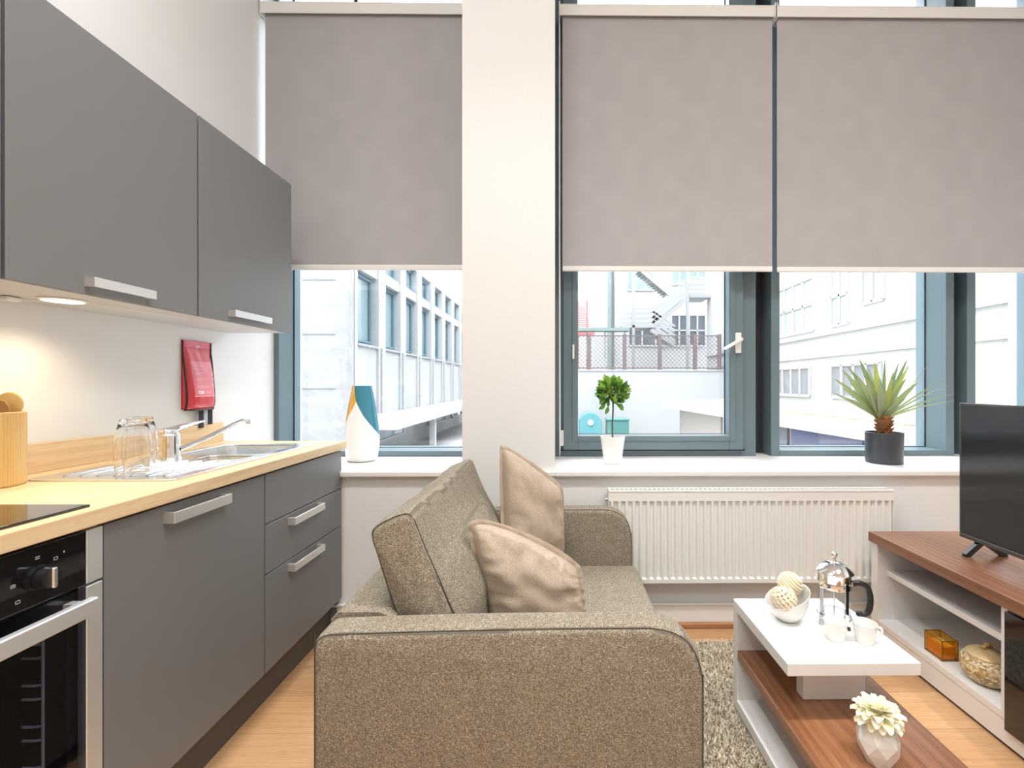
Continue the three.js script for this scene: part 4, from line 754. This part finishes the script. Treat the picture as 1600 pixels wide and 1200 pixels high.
{ // little tree
  const x = 0.31, d = 2.46, t = thing('potted_tree', 'small round-headed potted tree in a white pot on the right sill', 'potted plant', [x, SILL, d]);
  obj('pot', lathe([[0, 0.003], [0.044, 0], [0.047, 0.003], [0.049, 0.02], [0.066, 0.14], [0.067, 0.146], [0.064, 0.147], [0.062, 0.14], [0.05, 0.06], [0, 0.05]], x, SILL, d, 48), M.porcelain, t);
  obj('soil', [cyl(0.058, 0.06, 0.012, x, SILL + 0.115, d, 32)], std({ color: lin(0.05, 0.035, 0.025), roughness: 1 }), t);
  obj('trunk', [tube([V(x, SILL + 0.12, d), V(x - 0.002, SILL + 0.2, d), V(x + 0.002, SILL + 0.29, d), V(x, SILL + 0.38, d)], 0.0042, 24, 8)], std({ color: lin(0.12, 0.085, 0.06), roughness: 0.9 }), t);
  const cx = x, cy = 1.158, geos = [leafGeo(0.044, 0.025, 0.15), leafGeo(0.038, 0.023, 0.3), leafGeo(0.048, 0.026, -0.1)];
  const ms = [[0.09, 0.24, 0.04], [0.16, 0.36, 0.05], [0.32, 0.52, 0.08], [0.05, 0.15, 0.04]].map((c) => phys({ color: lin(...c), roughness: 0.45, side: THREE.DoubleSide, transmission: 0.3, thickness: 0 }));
  const twigs = [];
  for (let i = 0; i < 14; i++) { const a = i * 2.4, e = rr(-0.3, 1.2); twigs.push(tube([V(x, SILL + 0.33 + 0.004 * i, d), new THREE.Vector3(cx + 0.03 * Math.cos(a), cy + 0.03 * e, -d + 0.03 * Math.sin(a)), new THREE.Vector3(cx + 0.062 * Math.cos(a) * Math.cos(e), cy + 0.06 * Math.sin(e), -d + 0.062 * Math.sin(a) * Math.cos(e))], 0.0013, 8, 5)); }
  obj('twig', twigs, std({ color: lin(0.14, 0.1, 0.06), roughness: 0.9 }), t);
  for (let i = 0; i < 280; i++) {
    const yy = 1 - 1.9 * (i + 0.5) / 280, ra = Math.sqrt(Math.max(0, 1 - yy * yy)), th = i * 2.39996, n = new THREE.Vector3(ra * Math.cos(th), yy, ra * Math.sin(th)), r = rr(0.035, 0.074) * (yy < -0.6 ? 0.9 : 1);
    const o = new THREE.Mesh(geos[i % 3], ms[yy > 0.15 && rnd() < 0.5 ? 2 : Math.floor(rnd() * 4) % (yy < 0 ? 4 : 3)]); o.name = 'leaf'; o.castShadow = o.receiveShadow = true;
    o.position.set(cx + n.x * r, cy + n.y * r * 0.95, -d + n.z * r).sub(t.position);
    const dir = n.clone().add(new THREE.Vector3(rr(-0.8, 0.8), rr(-0.3, 0.9), rr(-0.8, 0.8))).normalize(); o.quaternion.setFromUnitVectors(new THREE.Vector3(0, 1, 0), dir); o.rotateY(rr(0, 6.28)); o.scale.setScalar(rr(0.75, 1.1)); t.add(o);
  }
  for (const [dx, dy, rz] of [[-0.055, -0.085, 2.2], [-0.035, -0.1, 2.9], [0.045, -0.09, -2.4], [0.03, -0.085, -2.0], [-0.075, -0.01, 1.6], [0.078, -0.005, -1.5]]) { const o = new THREE.Mesh(geos[0], ms[1]); o.name = 'leaf'; o.castShadow = o.receiveShadow = true; o.position.set(cx + dx * 0.75, cy + dy * 0.8, -d + 0.01).sub(t.position); o.rotation.set(0.2, 0.3, rz); t.add(o); }
}
{ // spiky plant
  const d = 2.47, x = 1.787, t = thing('spiky_plant', 'spiky long-leaved plant in a dark grey pot on the right sill', 'potted plant', [x, SILL, d]);
  const potM = std({ color: lin(0.042, 0.047, 0.06), roughness: 0.38 });
  obj('pot', lathe([[0, 0.003], [0.084, 0], [0.0865, 0.003], [0.0885, 0.162], [0.088, 0.166], [0.084, 0.166], [0.083, 0.16], [0.081, 0.11], [0, 0.11]], x, SILL, d, 64), potM, t);
  obj('soil', [cyl(0.08, 0.08, 0.02, x, SILL + 0.125, d, 32)], std({ color: lin(0.05, 0.035, 0.025), roughness: 1 }), t);
  const tm = std({ color: lin(0.3, 0.13, 0.05), roughness: 0.9 });
  obj('trunk', [lathe([[0.03, 0], [0.032, 0.03], [0.03, 0.06], [0.036, 0.09], [0.026, 0.11], [0, 0.112]], x, SILL + 0.14, d, 20)], tm, t);
  const sc = leafGeo(0.03, 0.03, -0.3, 4);
  for (let k = 0; k < 5; k++) for (let i = 0; i < 8; i++) { const a = (i + k * 0.5) / 8 * 2 * Math.PI, o = new THREE.Mesh(sc, i % 2 ? tm : std0(k)); o.name = 'bark_scale'; o.castShadow = o.receiveShadow = true; o.rotation.order = 'YXZ'; o.position.set(0.029 * Math.sin(a), 0.15 + k * 0.02, 0.029 * Math.cos(a)); o.rotation.set(0.35, a, 0); t.add(o); }
  function std0(k) { return (std0.m ??= std({ color: lin(0.4, 0.19, 0.08), roughness: 0.9, side: THREE.DoubleSide })); }
  const lm = [[0.36, 0.46, 0.22], [0.23, 0.33, 0.15], [0.44, 0.52, 0.29], [0.4, 0.48, 0.3], [0.48, 0.58, 0.14]].map((c) => phys({ color: lin(...c), roughness: 0.5, side: THREE.DoubleSide, transmission: 0.3, thickness: 0 }));
  const base = V(x - 0.005, SILL + 0.232, d);
  const px = (u, v, dd) => V((u - 867) * dd / F, 1.2 - (v - 600) * dd / F, dd);
  const leaf = (tip, w, bow, k) => {
    const n = 12, pos = [], idx = [], dirv = tip.clone().sub(base), L = dirv.length(), side = new THREE.Vector3(), cam = new THREE.Vector3(0, 1.2, 0);
    const mid = base.clone().lerp(tip, 0.5).add(bow), cv = new THREE.QuadraticBezierCurve3(base, mid, tip);
    const out = tip.clone().sub(base); out.y = 0; out.normalize(); const sd = new THREE.Vector3().crossVectors(dirv.clone().normalize(), new THREE.Vector3(out.x * 0.35, 0.25, 1)).normalize();
    for (let i = 0; i <= n; i++) { const q = i / n, p = cv.getPoint(q), hw = w / 2 * (q < 0.45 ? 0.55 + q : 1.0) * Math.pow(1 - q, 0.75) + 0.0004, fold = new THREE.Vector3(0, 0, -0.4 * hw); const a = p.clone().addScaledVector(sd, hw), b = p.clone().addScaledVector(sd, -hw), c = p.clone().add(fold); pos.push(...a.toArray(), ...c.toArray(), ...b.toArray()); }
    for (let i = 0; i < n; i++) { const a = 3 * i; idx.push(a, a + 3, a + 1, a + 1, a + 3, a + 4, a + 1, a + 4, a + 2, a + 2, a + 4, a + 5); }
    const g = new THREE.BufferGeometry(); g.setAttribute('position', new THREE.Float32BufferAttribute(pos, 3)); g.setIndex(idx); g.computeVertexNormals(); obj('leaf', metric(g), lm[k % 5], t);
  };
  const b0 = new THREE.Vector3(0, 0.02, 0);
  [[1305, 591, 2.42, 0.03, 0], [1316, 605, 2.5, 0.03, 3], [1316, 576, 2.46, 0.034, 0], [1327, 573, 2.52, 0.03, 1], [1345, 560, 2.5, 0.034, 1], [1369, 564, 2.42, 0.036, 4], [1386, 561, 2.52, 0.026, 1], [1408, 566, 2.54, 0.03, 1], [1422, 560, 2.48, 0.034, 1], [1425, 569, 2.44, 0.034, 4],
    [1420, 590, 2.4, 0.036, 0], [1440, 596, 2.44, 0.036, 0], [1419, 622, 2.38, 0.034, 3], [1302, 613, 2.47, 0.022, 3], [1355, 590, 2.34, 0.04, 2], [1377, 590, 2.33, 0.04, 3], [1340, 585, 2.4, 0.034, 2], [1398, 590, 2.36, 0.034, 4], [1400, 580, 2.56, 0.03, 1], [1330, 598, 2.55, 0.03, 1], [1360, 575, 2.56, 0.03, 0]].forEach(([u, v, dd, w, k], i) => leaf(px(u, v, dd), w * 1.75, new THREE.Vector3((u - 1383) * -0.0001, 0.012 + 0.012 * hash(i, 1, 1), 0), k));
  [[1455, 568, 2.5, 0.008], [1482, 593, 2.46, 0.011], [1487, 602, 2.43, 0.011], [1497, 615, 2.45, 0.011], [1497, 627, 2.42, 0.01]].forEach(([u, v, dd, w], i) => leaf(px(u, v, dd), w * 1.3, new THREE.Vector3(0.01, u < 1460 ? -0.005 : 0.035, 0), [3, 0, 3, 0, 2][i]));
}

// ================================================================ OUTSIDE: a courtyard seen through the windows
const GR = -0.65;
{
  const g = struct('courtyard_ground', bb(-12, 14, GR - 0.3, GR, 3.2, 40), M.concreteExt);
}
{ // building along the left of the courtyard
  const b = thing('office_building', 'pale building along the left of the courtyard with rows of teal framed windows', 'building', [-7, GR, 9.3]);
  const X = -4.2, H = 11;
  obj('end_wall', bb(-11, X, GR, H, 9.3, 9.62), M.concreteExt, b);
  obj('back_wall', bb(-11, X - 0.28, GR, H, 9.62, 22), M.stoneExt, b);
  obj('upper_wall', bb(X - 0.3, X, 4.62, H, 9.6, 22), M.stoneExt, b);
  for (const y of [2.2, 3.3, 4.4, 1.1]) obj('panel_joint', bb(-11, X - 0.25, y, y + 0.012, 9.29, 9.302), std({ color: lin(0.16, 0.16, 0.16), roughness: 0.9 }), b);
  for (let k = 0; k < 8; k++) {
    const d0 = 9.78 + 1.535 * k, d1 = d0 + 1.1, dp = d0 + 1.535;
    obj('pier', bb(X - 0.28, X + 0.03, 0.5, H, d1, dp, 0.01, 1), M.stoneExt, b);
    obj('spandrel', bb(X - 0.28, X - 0.02, 3.68, 3.93, d0, d1), M.stoneExt, b);
    obj('parapet_panel', bb(X - 0.28, X - 0.03, 0.45, 2.03, d0, d1), M.stoneExt, b);
    obj('sill', bb(X - 0.28, X + 0.02, 2.03, 2.08, d0, d1), M.concreteExt, b);
    for (const [y0, y1] of [[2.08, 3.68], [3.93, 4.62]]) {
      const w = obj('window', [...ringX(X - 0.2, y0, y1, d0, d1, 0.07), ...ringX(X - 0.17, y0 + 0.06, y1 - 0.06, d0 + 0.07, d1 - 0.07, 0.04)], M.extFrame, b);
      const p = obj('pane', bb(X - 0.2, X - 0.185, y0 + 0.06, y1 - 0.06, d0 + 0.06, d1 - 0.06), M.extGlass, b); w.attach(p);
    }
    obj('downpipe', bb(X + 0.03, X + 0.07, 0.5, 2.05, d1 + 0.1, d1 + 0.15), M.concreteExt, b);
  }
  function ringX(x, y0, y1, d0, d1, w) { return [bb(x, x + 0.05, y0, y1, d0, d0 + w), bb(x, x + 0.05, y0, y1, d1 - w, d1), bb(x, x + 0.05, y0, y0 + w, d0 + w, d1 - w), bb(x, x + 0.05, y1 - w, y1, d0 + w, d1 - w)]; }
  obj('first_pier', bb(X - 0.28, X, 0.5, H, 9.6, 9.78), M.stoneExt, b);
  obj('canopy', [bb(X, -3.2, 0.26, 0.5, 9.32, 22, 0.02, 1)], M.extWhite, b);
  obj('base_wall', bb(X - 0.3, X - 0.25, GR, 0.45, 9.6, 22), M.stoneExt, b);
  for (const [d0, d1, m] of [[9.8, 13.4, M.extGlass], [15.9, 18.4, M.extGlassDark], [19.5, 21.5, M.extGlass]]) { const w = obj('shop_window', [bb(X - 0.22, X - 0.16, GR + 0.4, GR + 0.45, d0, d1), bb(X - 0.22, X - 0.16, 0.2, 0.25, d0, d1), bb(X - 0.22, X - 0.16, GR + 0.4, 0.25, d0, d0 + 0.08), bb(X - 0.22, X - 0.16, GR + 0.4, 0.25, d1 - 0.08, d1)], M.extWhite, b); w.attach(obj('pane', bb(X - 0.22, X - 0.2, GR + 0.42, 0.23, d0 + 0.04, d1 - 0.04), m, b)); }
  obj('post', bb(-3.45, -3.3, GR, 0.26, 12.6, 12.75), M.extWhite, b);
}
{ // white wall with the trellis fence on top
  const w = obj('courtyard_wall', [bb(-3.1, 5.98, GR, 1.66, 16, 16.3), bb(-3.1, 5.98, 1.66, 1.7, 15.96, 16.34)], M.extWhite); w.userData = { label: 'plain white wall across the end of the courtyard, below the trellis', category: 'wall' };
  const t = thing('trellis_fence', 'brown diamond trellis fence on top of the white courtyard wall', 'fence', [1.6, 1.7, 16.1]);
  const xs = []; for (let k = -2; k < 4; k++) xs.push(1.204 + 1.245 * k); xs.push(5.8);
  xs.forEach((x) => obj('post', bb(x - 0.06, x + 0.06, 1.7, 2.95, 16.05, 16.15), M.fence, t));
  for (let k = 0; k < xs.length - 1; k++) {
    const a = xs[k] + 0.06, b = xs[k + 1] - 0.06, y0 = 1.76, y1 = 2.9, gs = [bb(a, b, y0 - 0.02, y0 + 0.02, 16.08, 16.12), bb(a, b, y1 - 0.02, y1 + 0.02, 16.08, 16.12)];
    const h = y1 - y0, w = b - a, st = 0.148;
    for (let c = -h; c < w; c += st) { let x0 = Math.max(a, a + c), ya = y0 + (x0 - a - c), x1 = Math.min(b, a + c + h), yb = y0 + (x1 - a - c); if (x1 - x0 > 0.03) { gs.push(bar(V(x0, ya, 16.09), V(x1, yb, 16.09), 0.018, 0.012)); gs.push(bar(V(x0, y1 - (ya - y0), 16.105), V(x1, y1 - (yb - y0), 16.105), 0.018, 0.012)); } }
    const o = obj('lattice', gs, M.fence, t); o.userData.kind = 'stuff';
  }
}
const px = (u, v, d) => V((u - 867) * d / F, 1.2 - (v - 600) * d / F, d);
const pxbox = (u0, u1, v0, v1, d0, d1) => { const a = px(u0, v1, d0), b = px(u1, v0, d0); return bb(a.x, b.x, a.y, b.y, d0, d1); };
{ // building behind the wall
  const D = 20, b = thing('rear_building', 'pale building behind the trellis with grey windows beside the fire stairs', 'building', [4.5, GR, D]);
  obj('main_wall', bb(2.85, 9, GR, 12, D, D + 0.5), M.extWhite, b);
  obj('wing_wall', bb(-4.1, 2.85, GR, 12, D + 2.2, D + 2.7), M.extWhite, b);
  obj('side_wall', bb(2.85, 3.1, GR, 12, D + 0.5, D + 2.4), M.extWhite, b);
  const win = (u0, u1, v0, v1, cols, rows, m) => {
    const A = px(u0, v1, D - 0.06), B = px(u1, v0, D - 0.06), gs = [], y0 = A.y, y1 = B.y;
    for (let i = 0; i <= cols; i++) { const x = A.x + (B.x - A.x) * i / cols; gs.push(bb(x - 0.03, x + 0.03, y0, y1, D - 0.08, D)); }
    for (let i = 0; i <= rows; i++) { const y = y0 + (y1 - y0) * i / rows; gs.push(bb(A.x, B.x, y - 0.03, y + 0.03, D - 0.08, D)); }
    const f = obj('window', gs, M.extWhite, b); f.attach(obj('pane', bb(A.x, B.x, y0, y1, D - 0.03, D - 0.01), m, b));
  };
  win(1049, 1074, 492, 540, 2, 2, M.extGlassDark); win(1077, 1103, 492, 540, 2, 2, M.extGlassDark); win(980, 1022, 400, 453, 3, 1, M.extGlass); win(1050, 1074, 395, 444, 2, 1, M.extGlass); win(1077, 1103, 395, 433, 2, 1, M.extGlass); win(982, 1046, 512, 540, 3, 1, M.extGlassDark);
  obj('drainpipe', [cyl(0.12, 0.12, 8, px(953.5, 600, D + 2).x, 1.5, D + 2.05, 12)], M.extGreen, b);
}
{ // fire stairs
  const D = 17.6, t = thing('fire_stairs', 'white steel fire stairs zigzagging up the rear building', 'stairs', [3.9, GR, D]);
  const P = (u, v, k = 0) => px(u, v, D + k);
  for (const u of [989.5, 1074.5]) obj('post', [bar(P(u, 395), V(P(u, 600).x, GR, D), 0.1, 0.1)], M.extSteel, t);
  obj('landing', [bar(P(968, 512.5, 0.5), P(1019, 512.5, 0.5), 1.1, 0.1)], M.extSteel, t);
  obj('landing', [bar(P(1072, 466.5, 0.5), P(1103, 466.5, 0.5), 1.1, 0.1)], M.extSteel, t);
  const flight = (u0, v0, u1, v1) => { obj('stringer', [bar(P(u0, v0), P(u1, v1), 0.05, 0.16)], M.extSteel, t); obj('stringer', [bar(P(u0, v0, 0.9), P(u1, v1, 0.9), 0.05, 0.16)], M.concreteExt, t); const n = 12; for (let i = 0; i < n; i++) { const q = (i + 0.5) / n; const a = P(u0 + (u1 - u0) * q, v0 + (v1 - v0) * q - 0.8, 0.03), b = P(u0 + (u1 - u0) * q, v0 + (v1 - v0) * q - 0.8, 0.87); b.x = a.x; b.y = a.y; obj('tread', [bar(a, b, 0.2, 0.04)], M.concreteExt, t); } };
  flight(1018, 512, 1073, 468); flight(1000, 420, 1048, 460); flight(1017, 515, 1054, 538);
  const rail = (pts) => { for (let r = 1; r <= 4; r++) for (let i = 0; i < pts.length - 1; i++) obj('rail', [bar(P(pts[i][0], pts[i][1] - r * 7.6), P(pts[i + 1][0], pts[i + 1][1] - r * 7.6), 0.02, r === 4 ? 0.07 : 0.12)], M.extSteel, t); };
  rail([[968, 512.5], [1018, 512.5], [1073, 467], [1103, 467]]); rail([[1004, 421], [1050, 459]]); rail([[1020, 517], [1055, 540]]);
}
{ // red scaffold stair at the left of that window
  const D = 18, t = thing('red_ladder', 'red metal stair beside the window edge, behind the trellis', 'stairs', [1.1, GR, D]);
  for (const u of [903, 917]) obj('upright', [bar(px(u, 470, D), V(px(u, 530, D).x, GR, D), 0.06)], M.red, t);
  for (let i = 0; i < 10; i++) obj('rung', [bar(px(902, 481 + i * 3.2, D), px(914 + i * 0.9, 481 + i * 3.2, D), 0.05, 0.03)], M.red, t);
  obj('guard_panel', [bar(px(902, 522, D), px(929, 522, D), 0.04, 0.14)], M.red, t);
}
{ // covered walkway rail
  const D = 17.4, t = thing('walkway_roof', 'long grey-green walkway roof just above the trellis', 'roof', [2, 2, D]);
  obj('beam', [bar(px(880, 515.5, D), px(982, 515.5, D), 0.5, 0.12)], M.extGreen, t);
  for (const u of [917, 945, 976]) obj('post', [bar(px(u, 518, D), px(u, 560, D), 0.05)], M.concreteExt, t);
}
{
  const D = 15.2, a = px(921.5, 645, D), t = thing('recycling_bin', 'round-topped pale blue recycling container against the white courtyard wall', 'bin', [a.x, GR, D]);
  const s = new THREE.Shape(); s.moveTo(-0.34, 0); s.lineTo(-0.34, a.y - GR - 0.3); s.absarc(0, a.y - GR - 0.34, 0.34, Math.PI, 0, true); s.lineTo(0.34, 0);
  const g = new THREE.ExtrudeGeometry(s, { depth: 0.5, bevelEnabled: true, bevelSize: 0.03, bevelThickness: 0.03, bevelSegments: 2 }); g.translate(a.x, GR, -(D + 0.25)); obj('body', g, M.cyanBin, t);
  obj('hatch', [cyl(0.1, 0.1, 0.03, 0, 0, 0, 20).rotateX(Math.PI / 2).translate(a.x, a.y - 0.3, -(D - 0.29))], M.extWhite, t);
  const c = px(964, 655, D), t2 = thing('waste_bin', 'square teal waste bin against the white courtyard wall', 'bin', [c.x, GR, D]);
  obj('body', bb(c.x - 0.36, c.x + 0.36, GR + 0.05, c.y - 0.03, D - 0.25, D + 0.25, 0.03), M.teal, t2); obj('lid', bb(c.x - 0.38, c.x + 0.38, c.y - 0.03, c.y + 0.03, D - 0.28, D + 0.28, 0.02), M.teal, t2);
  for (const dx of [-0.25, 0.25]) obj('wheel', [cyl(0.05, 0.05, 0.05, 0, 0, 0, 12).rotateZ(Math.PI / 2).translate(c.x + dx, GR + 0.05, -(D - 0.1))], M.blackPlastic, t2);
}
{ // building along the right
  const X = 6, b = thing('side_building', 'bright white building along the right of the courtyard, behind the spiky plant', 'building', [8, GR, 11]);
  obj('wall', bb(X, X + 4, GR, 12, 4.5, 18), M.extWhite, b);
  obj('string_course', bb(X - 0.06, X, 1.8, 1.86, 4.5, 18), M.extWhite, b);
  obj('string_course', bb(X - 0.08, X, 2.27, 2.35, 4.5, 18), M.extWhite, b);
  const win = (u0, u1, y0, y1, cols, rows, m) => {
    const d1 = X * F / (u0 - 867), d0 = X * F / (u1 - 867), gs = [];
    for (let i = 0; i <= cols; i++) { const d = d0 + (d1 - d0) * i / cols; gs.push(bb(X - 0.05, X + 0.01, y0, y1, d - 0.03, d + 0.03)); }
    for (let i = 0; i <= rows; i++) { const y = y0 + (y1 - y0) * i / rows; gs.push(bb(X - 0.05, X + 0.01, y - 0.03, y + 0.03, d0, d1)); }
    const f = obj('window', gs, M.extWhite, b); f.attach(obj('pane', bb(X - 0.02, X - 0.005, y0, y1, d0, d1), m, b));
  };
  const pale = phys({ color: lin(0.3, 0.35, 0.36), roughness: 0.1, clearcoat: 0.6, clearcoatRoughness: 0.03 });
  win(1216, 1275, 2.45, 3.68, 4, 2, pale); win(1303, 1330, 2.45, 3.68, 2, 2, pale); win(1352, 1386, 2.75, 3.68, 2, 1, pale);
  const grey = phys({ color: lin(0.19, 0.2, 0.22), roughness: 0.1, clearcoat: 0.6, clearcoatRoughness: 0.03 });
  win(1214, 1269, 0.92, 1.6, 4, 1, grey); win(1303, 1381, 0.92, 1.6, 4, 1, grey); win(1100, 1150, 0.92, 1.6, 4, 1, grey);
}
{ // low annex with the gravel roof
  const t = thing('annex', 'low annex with a gravel roof and white fascia in front of the right building', 'building', [4.5, GR, 8]);
  const s = shape([[2.97, 12.5], [3.57, 4.2], [5.98, 4.2], [5.98, 12.9]]);
  const plate = (y0, y1, m, name, inset = 0) => { const g = new THREE.ExtrudeGeometry(inset ? shape([[2.97 + inset, 12.5 - inset], [3.57 + inset, 4.2 + inset], [5.98, 4.2 + inset], [5.98, 12.9 - inset]]) : s, { depth: y1 - y0, bevelEnabled: false }); g.rotateX(-Math.PI / 2); g.translate(0, y0, 0); return obj(name, metric(g), m, t); };
  plate(0.56, 0.77, M.extWhite, 'fascia'); plate(0.77, 0.79, M.gravel, 'gravel_roof', 0.06); plate(GR, 0.56, std({ color: lin(0.3, 0.29, 0.27), roughness: 0.8 }), 'wall', 0.35);
  const e = (d, off) => { const q = (12.5 - d) / 8.3; return 2.97 + 0.6 * q + 0.35 - off; };
  const panel = (d0, d1, y0, y1, m, name) => { const a = V(e(d0, 0.02), (y0 + y1) / 2, d0), b2 = V(e(d1, 0.02), (y0 + y1) / 2, d1); obj(name, [bar(a, b2, 0.04, y1 - y0)], m, t); };
  panel(12.0, 9.6, GR, 0.55, std({ color: lin(0.36, 0.34, 0.3), roughness: 0.8 }), 'wall_panel'); panel(9.5, 9.3, GR, 0.55, M.extWhite, 'post'); panel(9.2, 8.5, GR, 0.55, std({ color: lin(0.3, 0.3, 0.31), roughness: 0.7 }), 'wall_panel');
  panel(8.2, 7.2, 0.0, 0.55, M.extGlassDark, 'shop_window'); panel(7.1, 5.6, -0.1, 0.55, phys({ color: lin(0.09, 0.1, 0.17), roughness: 0.1, clearcoat: 0.6 }), 'shop_window'); panel(5.5, 4.6, -0.1, 0.55, M.extGlassDark, 'shop_window');
  panel(8.2, 7.2, GR, 0.0, std({ color: lin(0.22, 0.17, 0.17), roughness: 0.8 }), 'wall_panel'); panel(7.1, 4.6, GR, -0.1, std({ color: lin(0.15, 0.18, 0.24), roughness: 0.6 }), 'wall_panel');
}

renderer.render(scene, camera);
